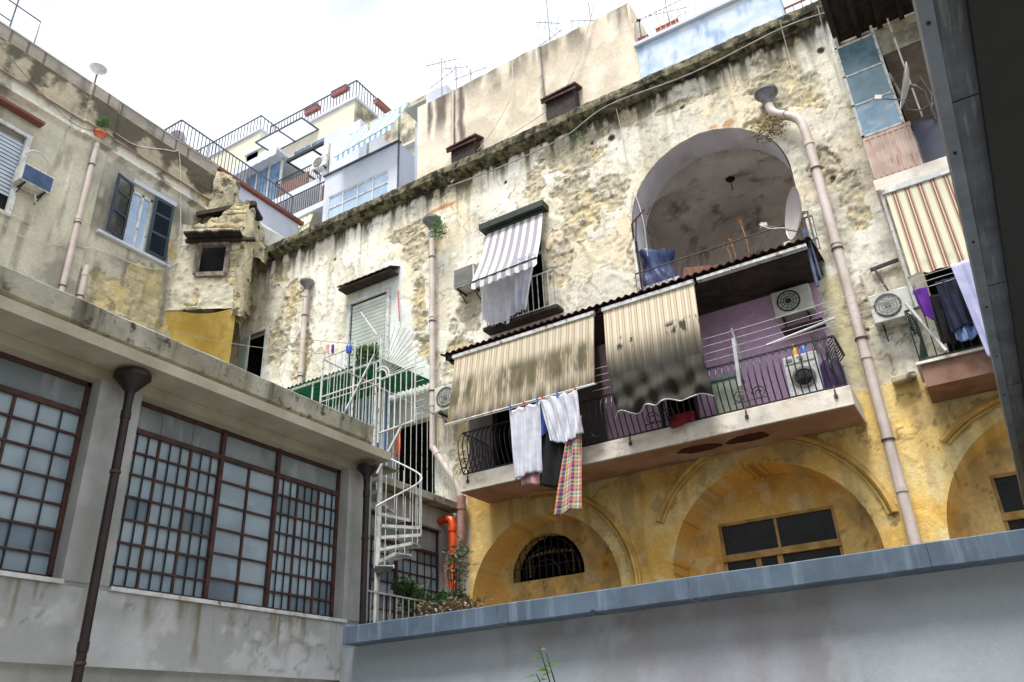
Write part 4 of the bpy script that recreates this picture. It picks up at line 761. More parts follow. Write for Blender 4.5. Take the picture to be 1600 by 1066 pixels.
def aerial(p, h, arms, lab):
    t = thing('tv_aerial', lab, 'aerial', p, 'television aerials on the roofs'); p = np.array(p, float); MB().tube([p, p+(0, 0, h)], .016, 5).build('mast', M['railblue'], t)
    for (hz, dx, dy, L, n_) in arms:
        m = MB(); c = p+np.array((0, 0, hz)); d = _n(np.array((dx, dy, 0.))); a = c-d*L*.5; b_ = c+d*L*.5; m.tube([a, b_], .01, 5); s_ = np.array((-d[1], d[0], 0))
        for i in range(n_): q = a+(b_-a)*(i+.5)/n_; l = .16+.12*(i % 2)+.1*(i == 0); m.tube([q-s_*l+(0, 0, .02), q+s_*l], .006, 4)
        m.tube([a+(0, 0, -.15), a+(0, 0, .15)], .006, 4); m.build('antenna_array', M['railblue'], t)
aerial((-12.1, 17, 19.5), 3.9, [(3.7, 1, .3, 1.2, 6), (2.9, -1, .2, 1.3, 5)], 'forked television aerial left of the beige block, tallest in its cluster')
aerial((-11.5, 17, 19.5), 3.2, [(3.1, 1, .5, .9, 5)], 'thin television aerial right beside the tallest one of the left cluster')
aerial((-10.9, 17, 19.5), 2.7, [(2.5, 1, .1, 1.3, 5)], 'short television aerial at the beige block end of the left cluster')
aerial((-7.85, 17, 19.5), 4.5, [(2.3, 1, -.2, 1.0, 5), (3.0, .8, .6, .8, 4)], 'lone tall television aerial over the middle of the beige block')
aerial((-6.4, 17, 19.5), 3.0, [(2.2, 1, .6, 1.3, 7)], 'television aerial left of the top corner of the beige block')
aerial((-3.9, 16.5, 18.2), 2.6, [(1.8, 1, .3, 1.2, 6), (1.3, 1, -.4, .9, 5)], 'television aerial standing on the blue block')
# dark eaves over the right hand veranda
ex, ez = float(PY(1305, 72, FD)[0]), float(PY(1305, 72, FD)[2])
ev = thing('wooden_eaves', 'deep black wooden eaves overhanging the glazed veranda at top right', 'eaves', (2, 14, ez)); b = MB(); b.box(ex, 3.6, 12.6, FD-.04, ez, ez+.12); b.build('soffit', M['wood'], ev)
b = MB()
for i in range(9): xx = ex+.06+i*.42; b.box(xx-.05, xx+.05, 12.6, FD-.05, ez-.09, ez-.002)
b.box(ex, 3.6, 12.52, 12.6, ez-.06, ez+.2); b.build('rafters', M['wood'], ev)
# ------------------------------------------------------------------ the long balcony and what hangs on it
M['slab'] = mat('white_stained_slab', lin(236, 231, 220), lin(216, 206, 190), 1.8, .85, .15, 20, streak=(lin(150, 110, 70), .55, (2.2, 2.2, 3)))
M['soffit'] = mat('rose_soffit', lin(190, 158, 138), lin(164, 128, 106), 1.3, .9, .2, 16)
M['redoxide'] = mat('exposed_red_brick', lin(88, 30, 24), lin(58, 20, 18), 5, .9, .6, 20)
bal = thing('long_balcony', 'long white balcony with bellied black iron railing across the middle of the facade', 'balcony', (-5.2, FD, 6.5))
b = MB(); b.box(-9.15, -1.35, 13.4, FD-.03, 6.33, 6.68); b.build('slab', M['slab'], bal, bevel=.012)
b = MB(); b.box(-9.13, -1.37, 13.42, FD-.03, 6.318, 6.327); b.build('soffit', M['soffit'], bal)
random.seed(11)
for cx, cy, rx, ry in ((-4.15, 13.85, .42, .2), (-3.25, 13.85, .4, .2)):
    pl = []
    for k in range(26): a = k/26*2*math.pi; r = random.uniform(.82, 1.12); pl.append((cx+math.cos(a)*rx*r, cy+math.sin(a)*ry*r, 6.312))
    b = MB(); b.prism(pl, (0, 0, -.005)); b.build('spalled_patch', M['redoxide'], bal)
b = railmb([(-9.1, 14.4, 6.68), (-9.1, 13.46, 6.68), (-1.42, 13.46, 6.68), (-1.42, 14.4, 6.68)], .95, .115, .013, .02, belly=.19, base=.04); b.build('railing', M['black_iron'], bal)
def scroll(c, r, turns=1.6, s=1, ax=(1, 0, 0)):
    ax = np.array(ax, float); return [np.array(c)+(ax*math.cos(t)+np.array((0, 0, 1))*math.sin(t)*s)*r*(1-.75*t/(turns*2*math.pi)) for t in np.linspace(0, turns*2*math.pi, 26)]
for k, (x, y) in enumerate([(-8.75, 13.24), (-2.95, 13.24), (-6.1, 13.24), (-4.6, 13.24)]):
    b = MB()
    for s_ in (-1, 1): b.tube(scroll((x+s_*.17, y, 6.86), .13, 1.5, 1, (-s_, 0, 0)), .009, 5)
    b.tube([(x-.3, y, 6.76), (x+.3, y, 6.76)], .01, 5); b.build('scrollwork', M['black_iron'], bal)
for x in (-8.95, -6.6, -5.3, -3.1, -1.6): b = MB(); b.tube([(x, 13.38, 6.5), (x, 13.38, 6.62), (x, 13.46, 6.75)], .014, 6); b.obox((x-.03, 13.375, 6.5), (.06, 0, 0), (0, .02, 0), (0, 0, .06)); b.build('anchor', M['rustframe'], bal)
# corrugated canopy over it
cn2 = thing('balcony_canopy', 'dark red corrugated canopy roof over the long balcony', 'canopy', (-5.2, FD, 9.6))
b = MB(); b.grid(lambda u, v: (-9.45+u*8.1, 13.12+v*1.5, 9.46+.24*v+.022*math.sin(u*8.1/.16*2*math.pi)), 420, 2); b.build('corrugated_sheet', M['tilered'], cn2, solid=.008)
b = MB(); b.box(-9.35, -1.42, 13.2, 13.24, 9.33, 9.42); b.box(-9.35, -9.3, 13.2, 14.45, 9.35, 9.42); b.box(-1.47, -1.42, 13.2, 14.45, 9.35, 9.42)
for x in (-7.4, -5.6, -3.55): b.box(x-.03, x+.03, 13.2, 14.45, 9.35, 9.41)
b.build('frame', M['wood'], cn2)
b = MB(); b.box(-9.28, -1.5, 13.27, 14.46, 9.27, 9.3); b.build('shade_board', M['wood'], cn2)  # dark board added to stand in for the shade under the canopy
b = MB(); b.tube([(-1.45, 13.3, 9.75), (-1.45, 13.3, 8.55)], .03, 8); b.tube([(-1.40, 13.25, 9.7), (-1.36, 13.32, 8.7)], .018, 8); b.beam((-1.7, 13.3, 9.42), (-1.25, 13.3, 9.5), .03, .03); b.build('blue_post', mat('blue_steel', lin(78, 96, 124), lin(60, 74, 100), 5, .5), cn2)
def cassette(x0, x1, lab):
    t = thing('awning_cassette', lab, 'awning box', (x0, 13.2, 9.3), 'white awning boxes under the canopy'); b = MB(); b.box(x0, x1, 13.16, 13.26, 9.30, 9.385); b.build('box', M['whitepaint'], t, bevel=.01); b = MB(); b.box(x0, x1, 13.155, 13.16, 9.305, 9.318); b.build('slot', M['darkbar'], t); return t
cassette(-3.5, -1.45, 'white awning box with its awning rolled away, right end of the balcony canopy')
BG = [(0, lin(206, 192, 168)), (.13, lin(178, 156, 130)), (.2, lin(220, 210, 190)), (.37, lin(188, 168, 142)), (.43, lin(206, 192, 166)), (.55, lin(170, 146, 118)), (.62, lin(214, 202, 178)), (.83, lin(226, 216, 198)), (.92, lin(188, 170, 146))]
M['aw1'] = fabric('mouldy_beige_stripes', BG, 11, dirt=[(lin(70, 68, 44), .45, .2, .9, 11, 1.1, .36, .58), (lin(48, 46, 44), 1.0, .3, .95, 16, 1.2, .25, .6), (lin(116, 100, 68), .42, 0, .6, 34, 1.3, .45, .6)])
M['aw2'] = fabric('black_moulded_beige_stripes', BG, 7, dirt=[(lin(104, 92, 62), .45, 0, .5, 26, 1.2, .45, .6), (lin(40, 34, 28), .3, .05, .95, 9, 5, .52, .6), (lin(22, 21, 14), .46, 0, .97, 11, 1.3, -.25, .16)], trans=.05)
def drape(name, fn, nu, nv, mt, parent, solid=0):
    m = MB(); m.grid(fn, nu, nv); o = m.build(name, mt, parent, smooth=True, solid=solid); uv = o.data.uv_layers.new(name='UVMap')
    for l in o.data.loops: i = l.vertex_index; uv.data[l.index].uv = ((i % (nu+1))/nu, (i//(nu+1))/nv)
    return o
t = thing('stained_awning', 'long drop awning with beige stripes and mould blotches, left one over the balcony', 'awning', (-7.4, 13.2, 9.3), 'drop awnings of the long balcony')
def f(u, v): return (-9.1+3.42*u+.05*v*(1-u)*0, 13.2-.34*v+.02*math.sin(u*13+v*2)*v+.007*math.sin(u*47+v*3)*v+.03*v*(1-v)*math.sin(u*9+v*7), 9.3-1.64*v-.05*math.sin(math.pi*u)*v*v)
drape('fabric', f, 150, 30, M['aw1'], t); b = MB(); b.tube([(-9.12, 12.86, 7.65), (-5.66, 12.86, 7.66)], .022, 8); b.build('front_bar', M['whitepaint'], t)
b = MB(); b.box(-9.15, -5.66, 13.16, 13.26, 9.30, 9.385); b.build('cassette', M['whitepaint'], t, bevel=.01)
t = thing('stained_awning', 'shorter drop awning with its crumpled lower half black with mould', 'awning', (-4.5, 13.2, 9.3), 'drop awnings of the long balcony')
def f(u, v):
    w_ = max(0, v-.45)/.55; x = -5.47+1.9*u+.12*w_*(1-2*u)*0+.16*w_*(1-u)-.0*w_; z = 9.3-1.5*min(v, .6)/.6-w_*.92
    if v > .6: z = 9.3-1.5-(v-.6)/.4*.92+.0
    fold = .07*math.sin(u*15+v*4)*w_+.045*math.sin(u*29-v*11)*w_+.03*math.sin(u*9+v*23)*w_; x += .14*max(0, w_-.4)*(u-.2)
    z += .08*w_*math.sin(u*5)+.22*w_*max(0, u-.45)+.04*w_*math.sin(u*23)
    return (x, 13.2-.25*v-.16*w_*math.sin(math.pi*u)+fold*1.3+.05*math.sin(v*30+u*9)*max(0, w_-.2), z)
drape('fabric', f, 110, 70, M['aw2'], t); b = MB(); b.box(-5.5, -3.56, 13.16, 13.26, 9.30, 9.385); b.build('cassette', M['whitepaint'], t, bevel=.01)
e = [f(i/30, 1) for i in range(31)]; b = MB(); b.tube(e, .012, 6); b.build('hem_bar', M['ivory'], t)
# wires
M['wire'] = mat('white_cord', lin(210, 206, 198), lin(180, 176, 168), 4, .6); M['wireg'] = mat('grey_cable', lin(150, 146, 138), lin(110, 108, 102), 4, .6)
def wire(pts, r, lab, mt=None, grp=None, name='cable', cat='cable', sag=0.0):
    if len(pts) == 2: a, b_ = np.array(pts[0], float), np.array(pts[1], float); pts = [a*(1-t)+b_*t-np.array((0, 0, sag))*4*t*(1-t) for t in np.linspace(0, 1, 14)]
    else:
        P_ = [np.array(p, float) for p in pts]; o = []
        for i in range(len(P_)-1):
            p0, p1, p2, p3 = P_[max(i-1, 0)], P_[i], P_[i+1], P_[min(i+2, len(P_)-1)]
            for t in np.linspace(0, 1, 7)[:-1]: o.append(.5*((2*p1)+(-p0+p2)*t+(2*p0-5*p1+4*p2-p3)*t*t+(-p0+3*p1-3*p2+p3)*t**3))
        pts = o+[P_[-1]]
    m = MB(); m.tube(pts, r, 5); o = m.build(name, mt or M['wire'], None, smooth=True); return tag(o, lab, cat, grp)
for k in range(4): wire([(-5.9, 13.25, 8.15-.15*k), (-.25, 13.25, 8.22-.15*k)], .0055, ['uppermost', 'second', 'third', 'lowest'][k]+' of the four white clotheslines stretched in front of the long balcony', grp='clotheslines of the long balcony', name='clothesline', cat='clothesline', sag=.05)
wire([(-9.1, 12.8, 7.6), (-5.6, 12.8, 7.62)], .006, 'clothesline under the front bar of the long stained awning', name='clothesline', cat='clothesline', sag=.02)
b = thing('clothesline_bracket', 'white painted arm bracket holding the clotheslines in front of the balcony railing', 'bracket', (-3.0, 13.4, 7.6)); m = MB(); m.beam((-3.02, 13.15, 7.95), (-3.1, 13.32, 7.1), .06, .035); m.beam((-3.02, 13.4, 7.62), (-3.02, 13.15, 8.15), .03, .03); m.build('arm', M['whitepaint'], b)
b = thing('clothesline_bracket', 'white pole carrying the clotheslines at the right end of the balcony', 'bracket', (-1.5, 13.4, 7.6)); m = MB(); m.tube([(-2.5, 13.28, 7.7), (-1.3, 13.28, 7.86)], .022, 6); m.build('arm', M['whitepaint'], b)
# laundry
def cloth_m(n, c, c2=None): return mat(n, c, c2 or c, 6, .9, .15, 60, trans=.2)
M['cl_w'] = cloth_m('white_cotton', lin(226, 228, 238), lin(210, 212, 224)); M['cl_b'] = cloth_m('black_cotton', lin(22, 22, 28), lin(14, 14, 18)); M['cl_p'] = cloth_m('pink_cotton', lin(214, 176, 176), lin(196, 150, 152)); M['cl_r'] = cloth_m('red_cotton', lin(150, 44, 56), lin(120, 32, 44)); M['cl_v'] = cloth_m('violet_cloth', lin(112, 44, 168), lin(84, 30, 130)); M['cl_n'] = cloth_m('navy_denim', lin(38, 44, 74), lin(26, 28, 48)); M['cl_lb'] = cloth_m('pale_blue_cotton', lin(150, 176, 220), lin(128, 150, 200)); M['cl_o'] = cloth_m('orange_cloth', lin(206, 96, 48), lin(170, 70, 36)); M['cl_lav'] = cloth_m('lavender_sheet', lin(204, 204, 236), lin(184, 186, 222)); M['cl_blue'] = cloth_m('blue_cloth', lin(40, 70, 150))
def plaid():
    m = bpy.data.materials.new('plaid_cotton'); m.use_nodes = True; t = m.node_tree; N = t.nodes; L = t.links; bs_ = N['Principled BSDF']; bs_.inputs['Roughness'].default_value = .9
    uv = N.new('ShaderNodeTexCoord'); sx = N.new('ShaderNodeSeparateXYZ'); L.new(uv.outputs['UV'], sx.inputs[0]); res = []
    for ch_, n_ in ((0, 2.2), (1, 8.)):
        q = N.new('ShaderNodeMath'); q.operation = 'MULTIPLY'; q.inputs[1].default_value = n_; L.new(sx.outputs[ch_], q.inputs[0]); q2 = N.new('ShaderNodeMath'); q2.operation = 'FRACT'; L.new(q.outputs[0], q2.inputs[0])
        r = N.new('ShaderNodeValToRGB'); r.color_ramp.interpolation = 'CONSTANT'; e = r.color_ramp.elements
        while len(e) < 6: e.new(.5)
        for k, (p, c) in enumerate([(0, lin(220, 130, 100)), (.2, lin(70, 84, 160)), (.38, lin(226, 190, 130)), (.55, lin(84, 156, 120)), (.72, lin(214, 206, 190)), (.86, lin(190, 80, 86))]): e[k].position = p; e[k].color = (*c, 1)
        L.new(q2.outputs[0], r.inputs[0]); res.append(r.outputs[0])
    x = N.new('ShaderNodeMix'); x.data_type = 'RGBA'; x.inputs[0].default_value = .5; L.new(res[0], x.inputs[6]); L.new(res[1], x.inputs[7]); L.new(x.outputs[2], bs_.inputs['Base Color']); return m
M['plaid'] = plaid()
def cloth(name, lab, cat, x0, x1, z0, z1, y, mt, amp=.03, nf=4, seed=1, rag=.03, xb=None, grp='laundry on the long balcony', pinch=0, yf=None):
    rd = random.Random(seed); ph = [rd.uniform(0, 6) for _ in range(4)]; xb = xb or (x0, x1)
    def f(u, v):
        xa = x0+(x1-x0)*u; xc = xb[0]+(xb[1]-xb[0])*u; x = xa*(1-v)+xc*v; k = .35+.65*v
        yy = y+amp*k*(math.sin((u+.05*math.sin(v*5+ph[2]))*nf*1.5*math.pi+ph[0]+.9*v)+.45*math.sin(u*nf*3.3*math.pi+ph[1]-2*v)+.3*math.sin(v*7+u*5+ph[3]))
        z = z1-(z1-z0)*v+rag*v*math.sin(u*5+ph[2])-pinch*(1-v)*(abs(math.sin(u*math.pi*3)))*.04
        return (x, yy, z)
    o = drape(name, f, 50, 26, mt, None, solid=.004); return tag(o, lab, cat, grp)
cloth('hanging_shirt', 'long white garment hanging from the balcony line, leftmost of the laundry', 'laundry', -7.55, -6.85, 6.17, 7.6, 12.84, M['cl_w'], .035, 4, 1, .03, (-7.52, -6.92), pinch=1)
cloth('hanging_towel', 'pink patterned cloth peeping out below the long white garment', 'laundry', -7.4, -7.0, 6.0, 7.4, 12.9, M['cl_p'], .02, 2, 2)
cloth('hanging_garment', 'black garment hanging behind the white laundry', 'laundry', -6.95, -6.2, 5.9, 7.5, 12.91, M['cl_b'], .03, 3, 3, .05, (-7.0, -6.3))
cloth('hanging_shirt', 'short white gathered garment hanging right of the long white one', 'laundry', -6.85, -6.02, 6.68, 7.62, 12.80, M['cl_w'], .045, 5, 4, .06, (-6.66, -5.98), pinch=1)
cloth('plaid_shirt', 'orange, blue and green plaid cloth hanging lowest beside the black garment', 'laundry', -6.25, -6.0, 5.32, 7.1, 12.86, M['plaid'], .04, 2.5, 5, .03, (-6.72, -6.14))
cloth('blue_sleeve', 'small dark blue cloth hanging between the two white garments', 'laundry', -6.95, -6.75, 6.9, 7.45, 12.87, M['cl_blue'], .02, 2, 6)
cloth('red_cloth', 'folded red cloth laid over the foot of the balcony railing', 'laundry', -4.45, -3.98, 6.62, 6.85, 13.3, M['cl_r'], .012, 2, 7)
M['peg_r'] = mat('red_peg', lin(200, 60, 60)); M['peg_b'] = mat('blue_peg', lin(60, 110, 200)); rdp = random.Random(3)
for k, x in enumerate((-7.52, -7.2, -6.9, -6.78, -6.45, -6.06)):
    m = MB(); m.box(x-.012, x+.012, 12.79, 12.87, 7.56, 7.66); tag(m.build('clothes_peg', M['peg_r' if k % 2 else 'peg_b']), 'small red peg on the laundry line of the long balcony' if k % 2 else 'small blue peg on the laundry line of the long balcony', 'clothes peg', 'red clothes pegs' if k % 2 else 'blue clothes pegs')
# things standing on the balcony
t = thing('washing_machine', 'white front loading washing machine standing behind the balcony railing', 'washing machine', (-2.05, 13.8, 6.68)); b = MB(); b.box(-2.36, -1.78, 13.66, 14.2, 6.7, 7.55); b.build('case', M['whitepaint'], t, bevel=.015)
MB().lathe([(.2, 0), (.2, .03), (.155, .04), (.15, .0)], (-2.06, 13.655, 7.1), (0, -1, 0), 28).build('door_ring', M['acgrey'], t, smooth=True); MB().lathe([(0, .035), (.1, .03), (.155, .012)], (-2.06, 13.65, 7.1), (0, -1, 0), 28).build('door_glass', M['darkglass'], t, smooth=True)
b = MB(); b.box(-2.34, -1.8, 13.645, 13.658, 7.4, 7.53); b.build('control_panel', M['acwhite'], t); b = MB(); b.lathe([(.0, .03), (.035, .03), (.035, 0)], (-2.05, 13.645, 7.46), (0, -1, 0), 16); b.build('dial', M['acgrey'], t); b = MB(); b.box(-2.31, -2.2, 13.638, 13.646, 7.43, 7.49); b.build('drawer', M['acgrey'], t)
t = thing('storage_box', 'grey green metal box behind the balcony railing right of the crumpled awning', 'box', (-3.45, 13.9, 6.68)); b = MB(); b.box(-3.7, -3.2, 13.7, 14.1, 6.68, 7.45); b.build('body', mat('grey_green_metal', lin(150, 158, 146), lin(124, 130, 120), 3, .5), t, bevel=.01); b = MB(); b.box(-3.72, -3.18, 13.68, 14.12, 7.45, 7.5); b.build('lid', mat('green_plastic', lin(60, 110, 92)), t)
t = thing('plastic_drum', 'dark violet plastic drum beside the washing machine', 'drum', (-1.6, 13.75, 6.68)); MB().lathe([(0, 0), (.17, 0), (.2, .1), (.2, .5), (.16, .62), (.12, .66), (0, .66)], (-1.62, 13.8, 6.68)).build('body', mat('violet_plastic', lin(70, 48, 96), lin(50, 34, 72), 3, .3), t, smooth=True)
t = thing('wire_netting_roll', 'roll of grey wire netting on top of the washing machine end of the balcony', 'netting', (-1.75, 13.9, 7.6)); b = MB()
for k in range(12): b.lathe([(.125, k*.035), (.131, k*.035+.006), (.125, k*.035+.012)], (-1.72, 14.0, 7.57), seg=16)
for k in range(14): a = k/14*2*math.pi; b.tube([(-1.72+.128*math.cos(a), 14+.128*math.sin(a), 7.57), (-1.72+.128*math.cos(a+.9), 14+.128*math.sin(a+.9), 8.0)], .005, 4)
b.build('mesh', M['acgrey'], t)
t = thing('bottle', 'blue plastic bottle on the washing machine', 'bottle', (-2.0, 13.9, 7.55), 'bottles on the washing machine'); MB().lathe([(0, 0), (.05, 0), (.055, .12), (.02, .17), (.02, .2), (0, .2)], (-1.98, 13.75, 7.55)).build('body', mat('blue_plastic', lin(40, 110, 190), None, 3, .3), t, smooth=True)
t = thing('bottle', 'yellow plastic bottle on the washing machine', 'bottle', (-2.15, 13.9, 7.55), 'bottles on the washing machine'); MB().lathe([(0, 0), (.045, 0), (.05, .14), (.018, .2), (.018, .25), (0, .25)], (-2.14, 13.75, 7.55)).build('body', mat('yellow_plastic', lin(220, 160, 40), None, 3, .3), t, smooth=True)
ac('air_conditioner', 'air conditioner with black fan on the violet wall inside the balcony', (-2.42, FD-.02, 8.62), (1, 0, 0), (0, -1, 0), .72, .55, .26, gmat='darkbar')
t = thing('wooden_shelf', 'dark wooden shelf under the air conditioner on the violet wall', 'shelf', (-2.1, 14.3, 8.4)); b = MB(); b.box(-2.35, -1.6, 14.15, 14.45, 8.3, 8.36); b.build('board', M['wood'], t)
for (x0, x1, z0, z1) in ((-4.98, -4.27, 6.75, 9.13), (-8.33, -7.17, 6.75, 9.13)):
    fr = MB()
    for xx in (x0, x1): fr.box(xx-.03, xx+.03, FD-.05, FD+.02, z0, z1)
    fr.box(x0+.03, x1-.03, FD-.05, FD+.02, z1-.05, z1); fr.build('door_frame', M['wood'], facade)
# ---- loggia things
t = thing('loggia_railing', 'dark thin barred railing in front of the vaulted loggia', 'railing', (-3.3, 14.35, 9.85)); b = railmb([(-5.1, 14.32, 9.82), (-1.35, 14.32, 9.82)], .8, .14, .009, .016); b.build('bars', mat('rust_brown_iron', lin(88, 62, 56), lin(60, 42, 40), 6, .6), t)
t = thing('wrapped_chair', 'dark blue plastic sheet wrapped over a stacked load at the left end of the loggia', 'wrapped load', (-4.8, 14.9, 9.85)); M['tarp'] = mat('blue_tarpaulin', lin(66, 84, 128), lin(44, 56, 90), 3, .3, .5, 9)
def f(u, v):
    a = u*2*math.pi; r = .3+.05*math.sin(3*a+1)+.04*math.sin(5*a+v*6)+.03*math.sin(v*9); k = 1 if v < .93 else max(0.02, 1-(v-.93)/.07*.98); sq = 1/max(abs(math.cos(a)), abs(math.sin(a)))**.7
    return (-4.75+math.cos(a)*r*k*sq, 14.85+math.sin(a)*r*k*sq*.8, 10.35+min(v, .95)*1.0+.05*math.sin(a*2))
b = MB(); b.grid(f, 60, 40); b.build('sheet', M['tarp'], t, smooth=True)
t = thing('white_crate', 'white slatted box under the blue wrapped load in the loggia', 'crate', (-4.7, 14.8, 9.85)); b = MB()
for k in range(6): b.box(-5.1+k*.155, -4.97+k*.155, 14.46, 15.1, 9.86, 10.33)
b.box(-5.1, -4.2, 14.5, 15.1, 9.86, 10.3); b.build('slats', M['whitepaint'], t)
t = thing('brown_board', 'brown wooden panel leaning inside the loggia beside the blue wrapped load', 'panel', (-4.2, 15.2, 9.85)); b = MB(); b.obox((-4.4, 15.0, 9.86), (.75, .35, -.0), (.12, .2, 1.05), (.02, -.04, 0)); b.build('board', mat('brown_board', lin(132, 82, 60), lin(104, 62, 46), 4, .7), t)
t = thing('folding_bracket', 'black iron arm bracket at the left edge of the loggia opening', 'bracket', (-5.1, 14.4, 11.2)); b = MB(); b.tube([(-5.08, 14.45, 11.62), (-4.95, 14.1, 11.75), (-4.55, 13.9, 11.85)], .018, 6); b.tube([(-5.08, 14.45, 11.1), (-4.8, 14.0, 11.78)], .014, 6); b.tube([(-4.62, 13.92, 11.83), (-4.5, 13.9, 11.7), (-4.42, 13.9, 11.86)], .012, 6); b.build('arm', M['rustframe'], t)
t = thing('door_leaf', 'narrow white door leaf folded against the left edge of the loggia', 'door', (-5.12, 14.5, 10.6)); b = MB(); b.box(-5.1, -5.04, 14.38, 14.6, 9.9, 11.5); b.build('leaf', M['whitepaint'], t); b = MB(); b.box(-5.04, -5.0, 14.4, 14.44, 9.9, 11.5); b.build('frame_bar', M['darkbar'], t)
def leaves(m, c, r, n, L, wd, rd, flat=1., up=0.):
    for i in range(n):
        while True:
            q = np.array([rd.uniform(-1, 1) for _ in range(3)])
            if q.dot(q) < 1: break
        p = np.array(c)+q*np.array(r); d = np.array([rd.gauss(0, 1), rd.gauss(0, 1), rd.gauss(0, .6)+up]); d = _n(d)*L*rd.uniform(.6, 1.2); s_ = _n(np.cross(d, np.array([rd.gauss(0, 1), rd.gauss(0, 1), rd.gauss(0, 1)])))*wd*rd.uniform(.7, 1.2)
        m.add([p, p+d*.5+s_, p+d, p+d*.5-s_], [(0, 1, 2, 3)])
def blades(m, c, n, L, w_, rd, spread=1., droop=.5):
    for i in range(n):
        a = rd.uniform(0, 6.283); el = rd.uniform(.25, 1.3)/spread; d = np.array((math.cos(a)*math.cos(el), math.sin(a)*math.cos(el), math.sin(el))); s_ = np.array((-math.sin(a), math.cos(a), 0)); l = L*rd.uniform(.6, 1.1); P_ = []
        for k in range(6):
            t_ = k/5; p = np.array(c)+d*l*t_-np.array((0, 0, droop*l*t_*t_)); ww = w_*(1-t_)*(.6+t_*1.2)+.001; P_ += [p-s_*ww, p+s_*ww]
        m.add(P_, [(2*k, 2*k+1, 2*k+3, 2*k+2) for k in range(5)])
rd = random.Random(5)
t = thing('agave_plant', 'spiky green agave behind the loggia railing', 'plant', (-2.5, 14.5, 9.85)); m = MB(); blades(m, (-2.6, 14.45, 10.12), 30, .36, .02, rd, 1.1, .15); m.build('leaves', M['leaf'], t); m = MB(); m.lathe([(0, 0), (.09, 0), (.13, .2), (.14, .27), (0, .24)], (-2.6, 14.5, 9.86)); m.build('pot', M['terra_o'], t, smooth=True)
t = thing('dried_flower_stalk', 'dry orange flower stalks standing in the loggia', 'plant', (-2.9, 14.6, 9.85)); m = MB()
for (x, h) in ((-3.0, .95), (-2.72, 1.3), (-3.1, .85)): m.tube([(x, 14.55, 9.86), (x+.03, 14.5, 9.86+h*.6), (x-.02, 14.5, 9.86+h)], .008, 5); leaves(m, (x-.02, 14.5, 9.86+h), (.06, .03, .07), 14, .09, .018, rd)
m.build('stalks', mat('dry_orange', lin(206, 150, 84), lin(160, 110, 60), 7, .8), t)
def dish(name, lab, c, nrm, R, armto, mast):
    t = thing(name, lab, 'satellite dish', mast[0], 'satellite dishes'); n_ = _n(np.array(nrm, float)); c = np.array(c, float); dp = R*.22
    MB().lathe([(0, 0), (R*.4, dp*.16), (R*.75, dp*.56), (R, dp), (R*1.005, dp+.012), (R*.99, dp-.005), (R*.7, dp*.45-.006), (0, -.012)], c, n_, 36).build('reflector', M['dishw'], t, smooth=True)
    a = MB(); low = c+n_*dp-np.array((0, 0, R*.92)); low = c-np.array((0, 0, R*.85))+n_*dp; a.tube([low, armto], .014, 6); a.build('feed_arm', M['acgrey'], t); q = MB(); q.beam(np.array(armto)-n_*.0, np.array(armto)-n_*.12, .07, .09); q.build('receiver', M['acwhite'], t)
    m = MB(); m.tube(mast, .02, 8); m.beam(c-n_*.02, np.array(mast[-1]), .05, .05); m.build('mast', M['acgrey'], t); return t
dish('satellite_dish', 'large grey satellite dish seen edge on at the right end of the loggia', (-1.52, 13.85, 10.47), (-.87, -.48, .08), .5, (-2.24, 13.75, 10.42), [(-1.38, 14.0, 9.6), (-1.38, 14.0, 10.55), (-1.42, 13.95, 10.5)])
dish('satellite_dish', 'small tilted satellite dish on an arm in front of the glazed veranda', (.9, 13.45, 12.08), (-.93, -.22, .3), .42, (.3, 13.3, 11.98), [(1.15, 13.9, 11.5), (1.1, 13.6, 11.95), (1.0, 13.5, 12.05)])
t = thing('junction_box', 'small cream box beside the large satellite dish', 'box', (-1.75, 14.2, 10.0)); b = MB(); b.box(-1.95, -1.7, 14.1, 14.2, 9.75, 10.1); b.build('box', M['cream'], t)
wire([(-2.25, 13.7, 10.42), (-2.05, 13.6, 10.18), (-1.8, 13.6, 10.1), (-1.65, 13.8, 10.12)], .01, 'white cable curling from the receiver of the large satellite dish')
# ---- windows of the facade
def winframe(x0, x1, z0, z1, w_, mt, nm='window', y=FD-.02): 
    b = MB(); b.box(x0-w_, x0, y-.04, y+.1, z0, z1+w_); b.box(x1, x1+w_, y-.04, y+.1, z0, z1+w_); b.box(x0, x1, y-.038, y+.1, z1, z1+w_); return b.build(nm, mt, facade)
wf = winframe(-13.42, -12.14, 10.1, 12.68, .1, M['whitepaint'], 'shuttered_window'); b = MB()
for k in range(22): z = 10.13+k*.115; b.obox((-13.4, FD+.03, z), (1.25, 0, 0), (0, .012, 0), (0, -.02, .088))
b.build('roller_shutter', mat('shutter_slats', lin(222, 228, 222), lin(206, 212, 208), 2, .6), wf)
t = thing('tiled_hood', 'small dark red tiled hood above the roller shutter window', 'hood', (-12.7, FD, 13.1)); b = MB(); b.grid(lambda u, v: (-13.62+u*1.88, 14.08+v*.44, 13.12+v*.2+.02*abs(math.sin(u*1.88/.22*math.pi))), 90, 2); b.build('tiles', M['tilered'], t, solid=.02); b = MB(); b.box(-13.6, -11.76, 14.12, 14.46, 13.04, 13.09); b.build('board', M['wood'], t)
t = thing('iron_stay', 'thin pale stick leaning across the roller shutter', 'stick', (-12.4, 14.2, 11.5)); b = MB(); b.tube([(-12.95, 14.35, 12.25), (-11.95, 13.9, 11.05)], .018, 6); b.build('rod', M['ivory'], t)
wire([(-11.75, 14.44, 12.55), (-11.72, 14.42, 12.3), (-11.7, 14.44, 11.9), (-11.66, 14.42, 11.6)], .014, 'frayed red cable hanging right of the roller shutter', mat('red_cord', lin(190, 70, 90)))
